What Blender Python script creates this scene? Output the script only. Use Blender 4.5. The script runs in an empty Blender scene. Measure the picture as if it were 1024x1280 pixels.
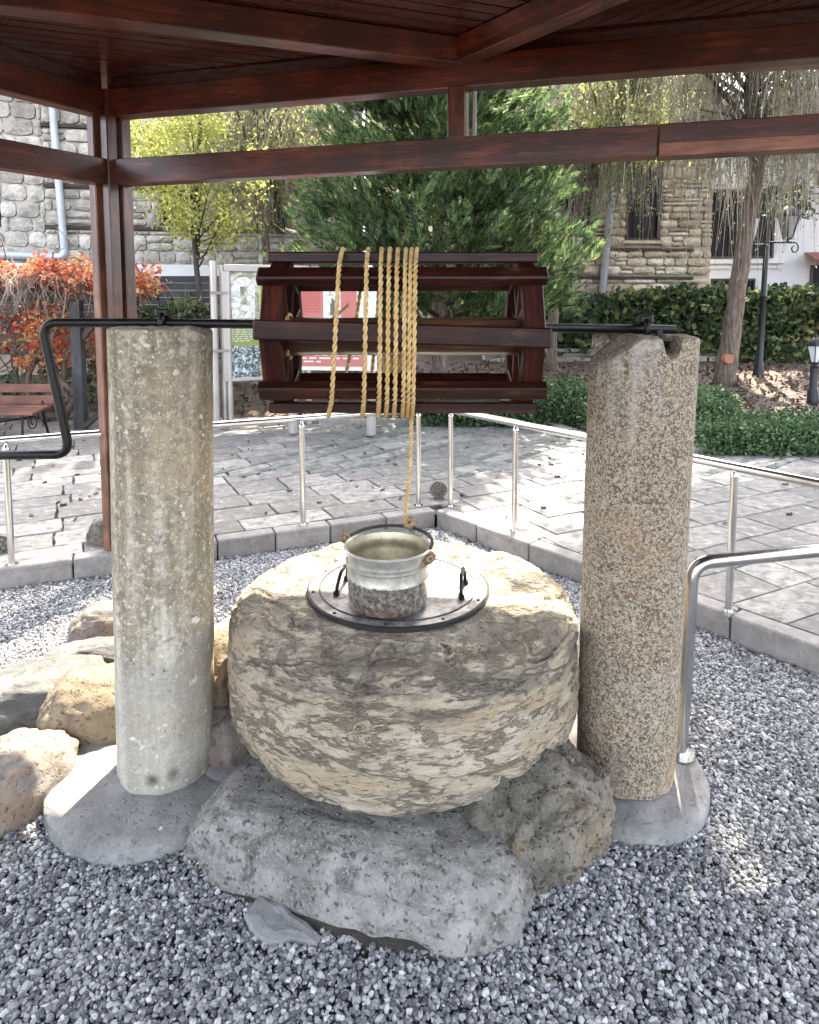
import bpy, bmesh, math, random
import numpy as np
from mathutils import Vector, Matrix, noise, Euler
R = math.radians
random.seed(7); rng = np.random.default_rng(7)
sc = bpy.context.scene
COL = sc.collection

# ------------------------------------------------------------------ camera
FPX, HZ, PITCH, CAMZ = 850.0, 375.0, 5.0, 1.65
PPY = HZ + FPX * math.tan(R(PITCH))
cam = bpy.data.objects.new('camera', bpy.data.cameras.new('camera'))
COL.objects.link(cam); sc.camera = cam
cam.location = (0, 0, CAMZ); cam.rotation_euler = (R(90 - PITCH), 0, 0)
cam.data.sensor_fit = 'HORIZONTAL'; cam.data.sensor_width = 36
cam.data.lens = 36 * FPX / 1024
cam.data.shift_y = -(640 - PPY) / 1024 * 1.0
cam.data.clip_start = 0.05; cam.data.clip_end = 400

# ------------------------------------------------------------------ light
SUN_EL, SUN_DIR = 50, Vector((0.29, 0.957, 0)).normalized()
T = Vector((SUN_DIR.x * math.cos(R(SUN_EL)), SUN_DIR.y * math.cos(R(SUN_EL)), math.sin(R(SUN_EL))))
world = bpy.data.worlds.new('World'); sc.world = world; world.use_nodes = True
wn = world.node_tree
for n in list(wn.nodes): wn.nodes.remove(n)
sky = wn.nodes.new('ShaderNodeTexSky'); sky.sky_type = 'NISHITA'; sky.sun_disc = False
sky.sun_elevation = R(SUN_EL); sky.sun_rotation = math.atan2(SUN_DIR.x, SUN_DIR.y)
sky.dust_density = 3.0; sky.air_density = 0.7; sky.ozone_density = 0.3
bg = wn.nodes.new('ShaderNodeBackground'); bg.inputs['Strength'].default_value = 0.15
wo = wn.nodes.new('ShaderNodeOutputWorld')
hs_ = wn.nodes.new('ShaderNodeHueSaturation'); hs_.inputs['Saturation'].default_value = 0.42
wn.links.new(sky.outputs[0], hs_.inputs['Color']); wn.links.new(hs_.outputs[0], bg.inputs[0]); wn.links.new(bg.outputs[0], wo.inputs[0])
sl = bpy.data.lights.new('sun', 'SUN'); sl.energy = 2.6; sl.angle = R(0.55); sl.color = (1, 0.90, 0.74)
sun = bpy.data.objects.new('sun', sl); COL.objects.link(sun)
sun.rotation_euler = (-T).to_track_quat('-Z', 'Y').to_euler()
sc.view_settings.view_transform = 'Standard'; sc.view_settings.look = 'None'
sc.view_settings.gamma = 1; sc.view_settings.use_curve_mapping = False
sc.view_settings.exposure = 3.35
sc.render.engine = 'CYCLES'
sc.cycles.use_denoising = True
sc.cycles.max_bounces = 6; sc.cycles.diffuse_bounces = 4; sc.cycles.transparent_max_bounces = 8
sc.cycles.caustics_reflective = False; sc.cycles.caustics_refractive = False

# ------------------------------------------------------------------ real places read off the photograph (surveying helpers)
_p = R(PITCH)
_F = Vector((0, math.cos(_p), -math.sin(_p))); _U = Vector((0, math.sin(_p), math.cos(_p)))
def _dir(px, py): return _F + Vector((1, 0, 0)) * ((px - 512) / FPX) - _U * ((py - PPY) / FPX)
def W(px, py, Y):
    d = _dir(px, py); t = Y / d.y; return Vector((0, 0, CAMZ)) + d * t
def G(px, py, z=0.0):
    d = _dir(px, py); t = (z - CAMZ) / d.z; return Vector((0, 0, CAMZ)) + d * t

# ------------------------------------------------------------------ node helpers
class NT:
    def __init__(s, name):
        s.m = bpy.data.materials.new(name); s.m.use_nodes = True
        s.t = s.m.node_tree
        for n in list(s.t.nodes): s.t.nodes.remove(n)
        s.out = s.t.nodes.new('ShaderNodeOutputMaterial')
        s._tc = None
    def n(s, typ, ins=None, **kw):
        nd = s.t.nodes.new('ShaderNode' + typ)
        for k, v in kw.items(): setattr(nd, k, v)
        for k, v in (ins or {}).items(): s.set(nd, k, v)
        return nd
    def set(s, nd, k, v):
        i = nd.inputs[k]
        if hasattr(v, 'is_output') or isinstance(v, bpy.types.NodeSocket): s.t.links.new(v, i)
        else:
            if isinstance(v, (tuple, list)) and len(v) == 3 and i.type == 'RGBA': v = (*v, 1)
            i.default_value = v
    def obj(s, scale=(1, 1, 1), kind='Object', loc=(0, 0, 0)):
        if s._tc is None: s._tc = s.n('TexCoord')
        mp = s.n('Mapping', {'Vector': s._tc.outputs[kind], 'Scale': scale, 'Location': loc})
        return mp.outputs[0]
    def noise(s, vec, scale, detail=6, rough=0.6, dist=0.0):
        return s.n('TexNoise', {'Vector': vec, 'Scale': scale, 'Detail': detail, 'Roughness': rough, 'Distortion': dist}).outputs['Fac']
    def voro(s, vec, scale, feature='F1', out='Distance', rnd=1.0):
        nd = s.n('TexVoronoi', feature=feature); s.set(nd, 'Vector', vec); s.set(nd, 'Scale', scale); s.set(nd, 'Randomness', rnd)
        return nd.outputs[out]
    def ramp(s, fac, stops, interp='LINEAR'):
        nd = s.n('ValToRGB', {'Fac': fac}); cr = nd.color_ramp; cr.interpolation = interp
        while len(cr.elements) < len(stops): cr.elements.new(0.5)
        for e, (p, c) in zip(cr.elements, stops):
            e.position = p; e.color = (c, c, c, 1) if isinstance(c, (int, float)) else (*c, 1)
        return nd.outputs['Color']
    def mix(s, fac, a, b, mode='MIX'):
        nd = s.n('Mix', data_type='RGBA', blend_type=mode)
        s.set(nd, 0, fac); s.set(nd, 6, a if not isinstance(a, (int, float)) else (a, a, a)); s.set(nd, 7, b if not isinstance(b, (int, float)) else (b, b, b))
        return nd.outputs[2]
    def math(s, op, a, b=0.0, c=None):
        nd = s.n('Math', operation=op); s.set(nd, 0, a); s.set(nd, 1, b)
        if c is not None: s.set(nd, 2, c)
        return nd.outputs[0]
    def bump(s, h, strength=0.5, dist=0.01, nrm=None):
        nd = s.n('Bump', {'Height': h, 'Strength': strength, 'Distance': dist})
        if nrm is not None: s.set(nd, 'Normal', nrm)
        return nd.outputs[0]
    def rand(s):   # random per object and per loose piece
        a = s.n('ObjectInfo').outputs['Random']; g = s.n('NewGeometry').outputs['Random Per Island']
        return s.math('FRACT', s.math('ADD', a, g))
    def bsdf(s, color, rough=0.7, nrm=None, metal=0.0, spec=0.5, coat=0.0, coat_r=0.1, trans=None):
        b = s.n('BsdfPrincipled'); s.set(b, 'Base Color', color); s.set(b, 'Roughness', rough); s.set(b, 'Metallic', metal)
        s.set(b, 'Specular IOR Level', spec); s.set(b, 'Coat Weight', coat); s.set(b, 'Coat Roughness', coat_r)
        if nrm is not None: s.set(b, 'Normal', nrm)
        o = b.outputs[0]
        if trans is not None:
            tr = s.n('BsdfTranslucent'); s.set(tr, 'Color', color)
            mx = s.n('MixShader', {0: trans}); s.t.links.new(b.outputs[0], mx.inputs[1]); s.t.links.new(tr.outputs[0], mx.inputs[2]); o = mx.outputs[0]
        s.t.links.new(o, s.out.inputs[0]); return s.m

M = {}
def simple(name, color, rough=0.6, metal=0.0, var=0.15, scale=8, bump=0.0, spec=0.5, coat=0.0):
    t = NT(name); v = t.obj(); f = t.noise(v, scale, 6)
    c = t.mix(t.ramp(f, [(0.3, 0), (0.7, 1)]), tuple(x * (1 - var) for x in color), tuple(min(1, x * (1 + var)) for x in color))
    nr = t.bump(t.noise(v, scale * 6, 5), bump, 0.01) if bump else None
    rr = t.ramp(t.noise(v, scale * 2, 4), [(0.3, max(0.03, rough - 0.08)), (0.7, min(1, rough + 0.08))])
    M[name] = t.bsdf(c, rr, nr, metal, spec, coat); return M[name]

def wood(name, dark, mid, light, rough=0.3, coat=0.4, wear=0.0, gscale=1.0, blots=0.6, spec=0.5):
    t = NT(name); v = t.obj((1.2 * gscale, 14 * gscale, 14 * gscale))
    rnd = t.rand()
    off = t.n('VectorMath', {0: v, 1: t.n('CombineXYZ', {'X': t.math('MULTIPLY', rnd, 37.0), 'Y': t.math('MULTIPLY', rnd, 11.0)}).outputs[0]}, operation='ADD').outputs[0]
    g1 = t.noise(off, 1.6, 8, 0.65, 0.6); g2 = t.noise(off, 7.0, 4, 0.6)
    c = t.ramp(g1, [(0.28, dark), (0.5, mid), (0.72, light)])
    c = t.mix(t.ramp(g2, [(0.45, 0.0), (0.62, 0.7)]), c, dark)
    blot = t.noise(t.obj((1, 1, 1)), 3.2, 4, 0.6)
    c = t.mix(t.ramp(blot, [(0.42, 0.0), (0.62, blots)]), c, tuple(x * 0.45 for x in dark))
    c = t.mix(t.math('MULTIPLY', rnd, 0.35), c, tuple(x * 0.6 for x in mid))
    if wear:
        w = t.noise(t.obj((2, 9, 9)), 2.5, 7, 0.7)
        c = t.mix(t.ramp(w, [(0.6, 0.0), (0.68, wear)]), c, (0.16, 0.11, 0.09))
    nr = t.bump(g2, 0.25, 0.004)
    rr = t.ramp(g1, [(0.3, rough + 0.12), (0.7, max(0.05, rough - 0.06))])
    M[name] = t.bsdf(c, rr, nr, 0, spec, coat, 0.18); return M[name]

def leaf(name, stops, trans=0.4, rough=0.55, patch=1.2):
    t = NT(name); g = t.rand(); v = t.obj()
    f = t.math('ADD', t.math('MULTIPLY', g, 0.62), t.math('MULTIPLY', t.noise(v, patch, 3), 0.38))
    M[name] = t.bsdf(t.ramp(f, stops), rough, None, 0, 0.35, trans=trans); return M[name]

# ------------------------------------------------------------------ mesh helpers
def mesh_np(name, V, F, mat=None, smooth=False):
    me = bpy.data.meshes.new(name)
    V = np.asarray(V, dtype=np.float32); F = np.asarray(F, dtype=np.int32)
    n, k = F.shape
    me.vertices.add(len(V)); me.vertices.foreach_set('co', V.ravel())
    me.loops.add(n * k); me.loops.foreach_set('vertex_index', F.ravel())
    me.polygons.add(n); me.polygons.foreach_set('loop_start', np.arange(0, n * k, k, dtype=np.int32))
    me.polygons.foreach_set('loop_total', np.full(n, k, dtype=np.int32))
    if smooth: me.polygons.foreach_set('use_smooth', np.ones(n, dtype=bool))
    me.update(calc_edges=True); me.validate()
    if mat: me.materials.append(mat)
    return me

class MB:
    def __init__(s): s.v = []; s.f = []
    def add(s, V, F):
        o = len(s.v); s.v += [tuple(x) for x in V]; s.f += [tuple(i + o for i in f) for f in F]; return s
    def box(s, c, size, M3=None, bev=0.0):
        hx, hy, hz = (a / 2 for a in size)
        if bev <= 0:
            P = [Vector((x * hx, y * hy, z * hz)) for x in (-1, 1) for y in (-1, 1) for z in (-1, 1)]
            F = [(0, 1, 3, 2), (4, 6, 7, 5), (0, 4, 5, 1), (2, 3, 7, 6), (0, 2, 6, 4), (1, 5, 7, 3)]
        else:
            bm = bmesh.new(); bmesh.ops.create_cube(bm, size=1)
            for v in bm.verts: v.co = Vector((v.co.x * size[0], v.co.y * size[1], v.co.z * size[2]))
            bmesh.ops.bevel(bm, geom=bm.edges[:], offset=bev, segments=1, affect='EDGES')
            bm.verts.index_update()
            P = [v.co.copy() for v in bm.verts]; F = [tuple(v.index for v in f.verts) for f in bm.faces]; bm.free()
        if M3 is not None: P = [M3 @ p for p in P]
        c = Vector(c); return s.add([p + c for p in P], F)
    def beam(s, p0, p1, w, h, up=Vector((0, 0, 1)), bev=0.0):
        p0, p1 = Vector(p0), Vector(p1); x = (p1 - p0).normalized(); y = up.cross(x).normalized(); z = x.cross(y)
        return s.box((p0 + p1) / 2, ((p1 - p0).length, w, h), Matrix((x, y, z)).transposed(), bev)
    def tube(s, pts, r, n=10, cap=True):
        pts = [Vector(p) for p in pts]; rs = r if isinstance(r, (list, tuple)) else [r] * len(pts)
        up = Vector((0, 0, 1)); rings = []; prev = None
        for i, p in enumerate(pts):
            d = (pts[min(i + 1, len(pts) - 1)] - pts[max(i - 1, 0)])
            d = d.normalized() if d.length > 1e-9 else Vector((0, 0, 1))
            if prev is None:
                a = up if abs(d.z) < 0.9 else Vector((1, 0, 0)); u = d.cross(a).normalized()
            else:
                u = prev - d * prev.dot(d); u = u.normalized() if u.length > 1e-6 else d.orthogonal().normalized()
            prev = u; w = d.cross(u)
            rings.append([p + (u * math.cos(2 * math.pi * k / n) + w * math.sin(2 * math.pi * k / n)) * rs[i] for k in range(n)])
        o = len(s.v)
        for ring in rings: s.v += [tuple(q) for q in ring]
        for i in range(len(pts) - 1):
            for k in range(n):
                a = o + i * n + k; b = o + i * n + (k + 1) % n; s.f.append((a, b, b + n, a + n))
        if cap:
            s.f.append(tuple(o + k for k in range(n))[::-1]); s.f.append(tuple(o + (len(pts) - 1) * n + k for k in range(n)))
        return s
    def lathe(s, prof, c=(0, 0, 0), n=48, fn=None):
        c = Vector(c); o = len(s.v); rows = []
        for (r, z) in prof:
            if r < 1e-6: rows.append([len(s.v)]); s.v.append(tuple(c + Vector((0, 0, z))))
            else:
                row = []
                for k in range(n):
                    a = 2 * math.pi * k / n; row.append(len(s.v)); s.v.append(tuple(c + Vector((r * math.cos(a), r * math.sin(a), z))))
                rows.append(row)
        for A, B in zip(rows, rows[1:]):
            for k in range(n):
                if len(A) == 1 and len(B) == 1: continue
                if len(A) == 1: s.f.append((A[0], B[k], B[(k + 1) % n]))
                elif len(B) == 1: s.f.append((A[k], A[(k + 1) % n], B[0]))
                else: s.f.append((A[k], A[(k + 1) % n], B[(k + 1) % n], B[k]))
        return s
    def prism(s, poly, z0, z1):
        n = len(poly); V = [Vector((p[0], p[1], z0)) for p in poly] + [Vector((p[0], p[1], z1)) for p in poly]
        F = [tuple(range(n))[::-1], tuple(range(n, 2 * n))] + [(i, (i + 1) % n, n + (i + 1) % n, n + i) for i in range(n)]
        return s.add(V, F)
    def mesh(s, name, mat, smooth=False):
        me = bpy.data.meshes.new(name); me.from_pydata(s.v, [], s.f)
        bm = bmesh.new(); bm.from_mesh(me); bmesh.ops.recalc_face_normals(bm, faces=bm.faces[:]); bm.to_mesh(me); bm.free()
        if smooth is True:
            for p in me.polygons: p.use_smooth = True
        elif smooth == 'auto':
            for p in me.polygons: p.use_smooth = True
            me.set_sharp_from_angle(angle=R(35))
        me.materials.append(M[mat] if isinstance(mat, str) else mat); me.update(); return me
    def build(s, name, mat, parent=None, smooth=False): return link(name, s.mesh(name, mat, smooth), parent)

def link(name, me, parent=None, mw=None):
    o = bpy.data.objects.new(name, me); COL.objects.link(o)
    if mw is not None: o.matrix_basis = mw
    if parent is not None: setpar(o, parent)
    return o
_MW = {}
def worldmat(o):
    m = o.matrix_basis.copy()
    if o.parent is not None: m = worldmat(o.parent) @ o.matrix_parent_inverse @ m
    return m
def setpar(o, p):
    o.parent = p; o.matrix_parent_inverse = worldmat(p).inverted()
def thing(name, label, cat, loc=(0, 0, 0), group=None):
    o = bpy.data.objects.new(name, None); COL.objects.link(o); o.empty_display_size = 0.1
    o.location = loc; o.matrix_basis = Matrix.Translation(Vector(loc)); o['label'] = label; o['category'] = cat
    if group: o['group'] = group
    return o
def tag(o, label, cat, group=None):
    o['label'] = label; o['category'] = cat
    if group: o['group'] = group
    return o
def struct(o): o['kind'] = 'structure'; return o
def stuff(o): o['kind'] = 'stuff'; return o
def xmat(p0, p1, up=Vector((0, 0, 1))):
    p0, p1 = Vector(p0), Vector(p1); x = (p1 - p0).normalized(); y = up.cross(x).normalized(); z = x.cross(y)
    m = Matrix((x, y, z)).transposed().to_4x4(); m.translation = (p0 + p1) / 2; return m
def plank(name, p0, p1, w, h, mat, parent, up=Vector((0, 0, 1)), bev=0.004):
    """a timber with its own axes, so that the grain runs along it"""
    b = MB().box((0, 0, 0), ((Vector(p1) - Vector(p0)).length, w, h), None, bev)
    return link(name, b.mesh(name, mat), parent, xmat(p0, p1, up))
def fract(p, o=5, H=0.9): return noise.fractal(p, H, 2.1, o)
def circ(c, r, n=10, ax='xz'):
    out = []
    for k in range(n + 1):
        a = 2 * math.pi * k / n
        out.append(Vector(c) + (Vector((math.cos(a) * r, 0, math.sin(a) * r)) if ax == 'xz' else Vector((math.cos(a) * r, math.sin(a) * r, 0)) if ax == 'xy' else Vector((0, math.cos(a) * r, math.sin(a) * r))))
    return out

# ------------------------------------------------------------------ materials
def stone(name, base, light, dark, scale=3.0, speck=None, stain=None, bumps=(0.6, 0.3), veins=0.0, stretch=(1, 1, 1), warm=None, pits=0.0, bd=0.02):
    t = NT(name); v = t.obj(stretch)
    a = t.noise(v, scale, 8, 0.62, 0.3); b = t.noise(v, scale * 5, 8, 0.7); f = t.noise(v, scale * 28, 4, 0.7)
    c = t.ramp(a, [(0.3, dark), (0.48, base), (0.7, light)])
    c = t.mix(t.ramp(b, [(0.38, 0.55), (0.55, 0.0)]), c, dark)
    c = t.mix(t.ramp(f, [(0.5, 0.0), (0.72, 0.5)]), c, light)
    h = t.math('ADD', t.math('MULTIPLY', b, 0.7), t.math('MULTIPLY', f, 0.3))
    if warm:
        c = t.mix(t.ramp(t.noise(v, scale * 0.8, 5, 0.6), [(0.5, 0.0), (0.66, 0.75)]), c, warm)
    if stain:
        s1 = t.noise(v, scale * 1.7, 9, 0.72, 0.8)
        c = t.mix(t.ramp(s1, [(0.56 if not veins else 0.60, 0.0), (0.66, 0.85 if not veins else 0.6)]), c, stain)
    if speck:
        for col, sc_, th in speck:
            sp = t.noise(v, sc_, 3, 0.7)
            c = t.mix(t.ramp(sp, [(th, 0.0), (th + 0.04, 1.0)]), c, col)
    if veins:
        wv = t.n('VectorMath', {0: v, 1: t.n('VectorMath', {0: t.n('TexNoise', {'Vector': v, 'Scale': scale * 1.5, 'Detail': 6}).outputs['Color'], 1: (0.5, 0.5, 0.5)}, operation='MULTIPLY').outputs[0]}, operation='ADD').outputs[0]
        l1 = t.math('ABSOLUTE', t.math('SUBTRACT', t.noise(v, scale * 0.8, 8, 0.62, 0.2), 0.5)); l2 = t.math('ABSOLUTE', t.math('SUBTRACT', t.noise(v, scale * 2.1, 7, 0.6, 0.6), 0.47))
        vm = t.math('MAXIMUM', t.ramp(l1, [(0.004, 1.0), (0.02, 0.0)]), t.math('MULTIPLY', t.ramp(l2, [(0.003, 0.8), (0.016, 0.0)]), t.ramp(t.noise(v, scale, 3), [(0.45, 0.0), (0.55, 1.0)])))
        zs9 = t.n('SeparateXYZ', {0: t.obj()}).outputs['Z']
        band = t.math('MULTIPLY', t.ramp(t.math('ADD', zs9, t.math('MULTIPLY', t.noise(v, scale * 1.2, 6, 0.7), 0.25)), [(0.60, 0.0), (0.66, 1.0)]), t.ramp(t.noise(v, scale * 2.4, 8, 0.75), [(0.43, 0.0), (0.53, 0.75)]))
        c = t.mix(band, c, (0.16, 0.148, 0.128)); band2 = t.math('MULTIPLY', t.ramp(t.math('ADD', zs9, t.math('MULTIPLY', t.noise(v, scale, 6, 0.7), 0.22)), [(0.33, 1.0), (0.40, 0.0)]), t.ramp(t.noise(v, scale * 1.9, 8, 0.75), [(0.42, 0.0), (0.54, 0.75)]))
        c = t.mix(band2, c, (0.20, 0.18, 0.15))
        c = t.mix(t.math('MULTIPLY', vm, veins), c, tuple(x * 0.55 for x in dark))
        h = t.math('SUBTRACT', h, t.math('MULTIPLY', vm, 0.5))
    if pits:
        pt = t.ramp(t.noise(v, scale * 14, 2, 0.5), [(0.3, 1.0), (0.4, 0.0)])
        c = t.mix(t.math('MULTIPLY', pt, pits), c, tuple(x * 0.4 for x in dark)); h = t.math('SUBTRACT', h, t.math('MULTIPLY', pt, 0.3))
    nr = t.bump(h, bumps[0], bd)
    M[name] = t.bsdf(c, 0.88, nr, 0, 0.25); return M[name]

wood('varnished_timber', (0.018, 0.0035, 0.002), (0.10, 0.020, 0.009), (0.26, 0.058, 0.024), 0.30, 0.3, wear=0.35, blots=0.75, spec=0.35)
wood('worn_post', (0.09, 0.03, 0.015), (0.19, 0.08, 0.045), (0.30, 0.15, 0.09), 0.4, 0.15)
wood('highlight_tan_timber', (0.16, 0.05, 0.025), (0.32, 0.13, 0.07), (0.46, 0.23, 0.14), 0.4, 0.15)  # lightened tan that paints the bright highlight line on beam edges
wood('ceiling_wood', (0.026, 0.0065, 0.0045), (0.06, 0.015, 0.010), (0.11, 0.028, 0.017), 0.2, 0.5, blots=0.15, spec=0.4)
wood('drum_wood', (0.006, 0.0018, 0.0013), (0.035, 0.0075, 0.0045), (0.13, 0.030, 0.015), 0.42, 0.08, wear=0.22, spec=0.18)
wood('bench_wood', (0.11, 0.04, 0.025), (0.2, 0.08, 0.05), (0.28, 0.13, 0.085), 0.5, 0.1)
wood('aged_timber', (0.03, 0.025, 0.02), (0.06, 0.045, 0.035), (0.1, 0.08, 0.06), 0.8, 0.0)
wood('log_wood', (0.03, 0.014, 0.007), (0.11, 0.05, 0.024), (0.23, 0.13, 0.07), 0.3, 0.5)
wood('fence_wood', (0.025, 0.025, 0.027), (0.045, 0.045, 0.048), (0.08, 0.08, 0.083), 0.7, 0.0)
simple('black_iron', (0.013, 0.013, 0.014), 0.38, 0.6, 0.3, 20, 0.15)
simple('lamp_paint', (0.010, 0.012, 0.013), 0.4, 0.2, 0.2)
simple('lantern_glass', (0.20, 0.22, 0.22), 0.3, 0, 0.1)
simple('frosted_glass', (0.62, 0.66, 0.66), 0.35, 0, 0.06)
simple('white_stucco', (0.60, 0.60, 0.60), 0.85, 0, 0.08, 1.5, 0.3)
simple('white_plinth', (0.72, 0.72, 0.70), 0.85, 0, 0.06, 1.5, 0.2)
simple('painted_pipe', (0.45, 0.49, 0.53), 0.4, 0.1, 0.15, 6)
simple('dark_opening', (0.010, 0.009, 0.010), 0.45, 0, 0.3, 3, spec=0.15)
simple('old_pipe', (0.22, 0.225, 0.23), 0.5, 0.2, 0.2, 6)
simple('window_timber', (0.05, 0.028, 0.02), 0.6, 0, 0.3, 9)
simple('awning_cloth', (0.19, 0.06, 0.05), 0.8, 0, 0.2, 9)
simple('roof_tile', (0.32, 0.18, 0.12), 0.85, 0, 0.3, 4, 0.5)
simple('mortar', (0.42, 0.37, 0.29), 0.95, 0, 0.25, 5, 0.6)
simple('mortar_pale', (0.50, 0.48, 0.43), 0.95, 0, 0.25, 5, 0.6)
simple('lid_iron', (0.03, 0.029, 0.03), 0.5, 0.4, 0.4, 14, 0.3)
simple('bolt_steel', (0.25, 0.24, 0.23), 0.4, 0.9)
simple('fresh_cut', (0.36, 0.16, 0.09), 0.8, 0, 0.25, 14)
simple('sign_post', (0.42, 0.40, 0.38), 0.38, 0.65, 0.12, 3)
t = NT('stainless'); v = t.obj((40, 40, 3)); f = t.noise(v, 3, 4)
M['stainless'] = t.bsdf(t.ramp(t.noise(t.obj(), 6, 4), [(0.3, (0.5, 0.5, 0.49)), (0.7, (0.68, 0.68, 0.67))]), t.ramp(f, [(0.3, 0.14), (0.7, 0.26)]), None, 1.0)
# lid sheet : brushed aluminium with dust
t = NT('lid_sheet'); v = t.obj()
M['lid_sheet'] = t.bsdf(t.mix(t.ramp(t.noise(v, 7, 8, 0.75), [(0.42, 0.0), (0.56, 0.9)]), (0.46, 0.43, 0.41), (0.12, 0.10, 0.085)), 0.42, t.bump(t.noise(v, 60, 4), 0.1, 0.003), 0.35)
# bucket
t = NT('bucket_tin'); v = t.obj(); z = t.n('SeparateXYZ', {0: t.n('TexCoord').outputs['Generated']}).outputs['Z']
zz = t.math('ADD', z, t.math('MULTIPLY', t.math('SUBTRACT', t.noise(v, 9, 4), 0.5), 0.05))
clean = t.ramp(t.noise(v, 22, 8, 0.7), [(0.3, (0.22, 0.21, 0.17)), (0.52, (0.44, 0.43, 0.38)), (0.7, (0.62, 0.61, 0.56))])
foul = t.ramp(t.noise(v, 60, 6, 0.8), [(0.34, (0.04, 0.038, 0.032)), (0.48, (0.18, 0.17, 0.145)), (0.6, (0.46, 0.44, 0.40))])
rust = t.ramp(t.noise(v, 30, 6, 0.7), [(0.35, (0.05, 0.035, 0.03)), (0.55, (0.22, 0.09, 0.045)), (0.7, (0.3, 0.24, 0.2))])
c = t.mix(t.ramp(zz, [(0.50, 1.0), (0.515, 0.0)]), clean, foul)
c = t.mix(t.math('MULTIPLY', t.ramp(zz, [(0.05, 0.9), (0.2, 0.0)]), t.ramp(t.noise(v, 7, 4), [(0.4, 0.1), (0.6, 0.9)])), c, rust)
M['bucket_tin'] = t.bsdf(c, t.ramp(t.noise(v, 22, 4), [(0.3, 0.55), (0.7, 0.3)]), t.bump(t.noise(v, 40, 6), 0.25, 0.004), 0.55)
t = NT('bucket_inner'); v = t.obj()
M['bucket_inner'] = t.bsdf(t.ramp(t.noise(v, 14, 7, 0.7), [(0.3, (0.30, 0.25, 0.14)), (0.5, (0.50, 0.44, 0.29)), (0.7, (0.66, 0.62, 0.5))]), 0.38, t.bump(t.noise(v, 30, 5), 0.15, 0.004), 0.55)
t = NT('rope_fibre'); v = t.obj()
M['rope_fibre'] = t.bsdf(t.ramp(t.noise(v, 26, 6, 0.7), [(0.3, (0.42, 0.26, 0.09)), (0.5, (0.60, 0.42, 0.18)), (0.7, (0.72, 0.58, 0.32))]), 0.75, t.bump(t.noise(v, 300, 3), 0.4, 0.002), 0, 0.3)
t = NT('twine'); v = t.obj()
M['twine'] = t.bsdf(t.ramp(t.noise(v, 60, 5), [(0.35, (0.09, 0.05, 0.03)), (0.65, (0.38, 0.27, 0.15))]), 0.85)
# gravel
simple('lamp_face', (0.10, 0.10, 0.095), 0.3, 0.3, 0.5, 30)
t = NT('gravel_stone'); g = t.n('ObjectInfo').outputs['Random']
c = t.ramp(g, [(0.0, (0.06, 0.06, 0.066)), (0.22, (0.155, 0.156, 0.165)), (0.6, (0.275, 0.278, 0.285)), (0.82, (0.40, 0.40, 0.405)), (1.0, (0.58, 0.58, 0.56))])
c = t.mix(t.ramp(t.noise(t.obj(), 2.2, 4), [(0.35, 0.35), (0.6, 0.0)]), c, t.mix(0.5, c, 0.02, 'MULTIPLY'))
c = t.mix(t.ramp(t.noise(t.obj((1, 1, 1)), 1.4, 5), [(0.5, 0.0), (0.7, 0.30)]), c, (0.30, 0.29, 0.27))
M['gravel_stone'] = t.bsdf(c, 0.6, None, 0, 0.5)
simple('gravel_bed', (0.035, 0.036, 0.04), 0.95, 0, 0.4, 60, 0.8)
simple('damp_soil', (0.05, 0.043, 0.035), 0.95, 0, 0.4, 30, 1.0)
simple('soil', (0.085, 0.06, 0.045), 0.95, 0, 0.4, 4, 0.8)
simple('paving_joint', (0.10, 0.095, 0.085), 0.95, 0, 0.3, 6, 0.5)
# paving slabs
t = NT('paving_slab'); r = t.rand(); v = t.obj((1, 1, 1), 'Object')
pos = t.n('NewGeometry').outputs['Position']
a = t.noise(pos, 2.2, 8, 0.65); b = t.noise(pos, 14, 7, 0.7, 0.5)
c = t.ramp(r, [(0.0, (0.155, 0.143, 0.125)), (0.35, (0.225, 0.21, 0.185)), (0.7, (0.28, 0.262, 0.232)), (1.0, (0.36, 0.34, 0.305))])
c = t.mix(t.ramp(a, [(0.36, 0.6), (0.6, 0.0)]), c, (0.14, 0.135, 0.13))
c = t.mix(t.ramp(b, [(0.38, 0.75), (0.52, 0.0)]), c, (0.10, 0.095, 0.09))
c = t.mix(t.ramp(t.noise(t.n('Mapping', {'Vector': pos, 'Rotation': (0, 0, -0.47), 'Scale': (2.5, 14, 1)}).outputs[0], 2.4, 7, 0.7), [(0.36, 0.6), (0.48, 0.0)]), c, (0.11, 0.105, 0.1))
c = t.mix(t.ramp(b, [(0.56, 0.0), (0.7, 0.55)]), c, (0.52, 0.5, 0.48))
M['paving_slab'] = t.bsdf(c, 0.72, t.bump(b, 0.4, 0.01), 0, 0.4)
t = NT('green_sett'); r = t.rand(); pos = t.n('NewGeometry').outputs['Position']
c = t.ramp(r, [(0.0, (0.09, 0.105, 0.095)), (0.6, (0.15, 0.17, 0.155)), (1.0, (0.24, 0.26, 0.235))])
c = t.mix(t.ramp(t.noise(pos, 12, 6, 0.7), [(0.4, 0.5), (0.6, 0.0)]), c, (0.06, 0.06, 0.055))
M['green_sett'] = t.bsdf(c, 0.75, t.bump(t.noise(pos, 30, 5), 0.4, 0.008))
t = NT('kerb_block'); r = t.rand(); pos = t.n('NewGeometry').outputs['Position']
c = t.ramp(r, [(0.0, (0.20, 0.185, 0.17)), (1.0, (0.34, 0.315, 0.295))])
c = t.mix(t.ramp(t.noise(pos, 9, 8, 0.7), [(0.35, 0.6), (0.6, 0.0)]), c, (0.13, 0.12, 0.11))
c = t.mix(t.ramp(t.noise(pos, 40, 5, 0.7), [(0.55, 0.0), (0.72, 0.5)]), c, (0.45, 0.42, 0.4))
M['kerb_block'] = t.bsdf(c, 0.85, t.bump(t.noise(pos, 60, 5), 0.35, 0.006))
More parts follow.
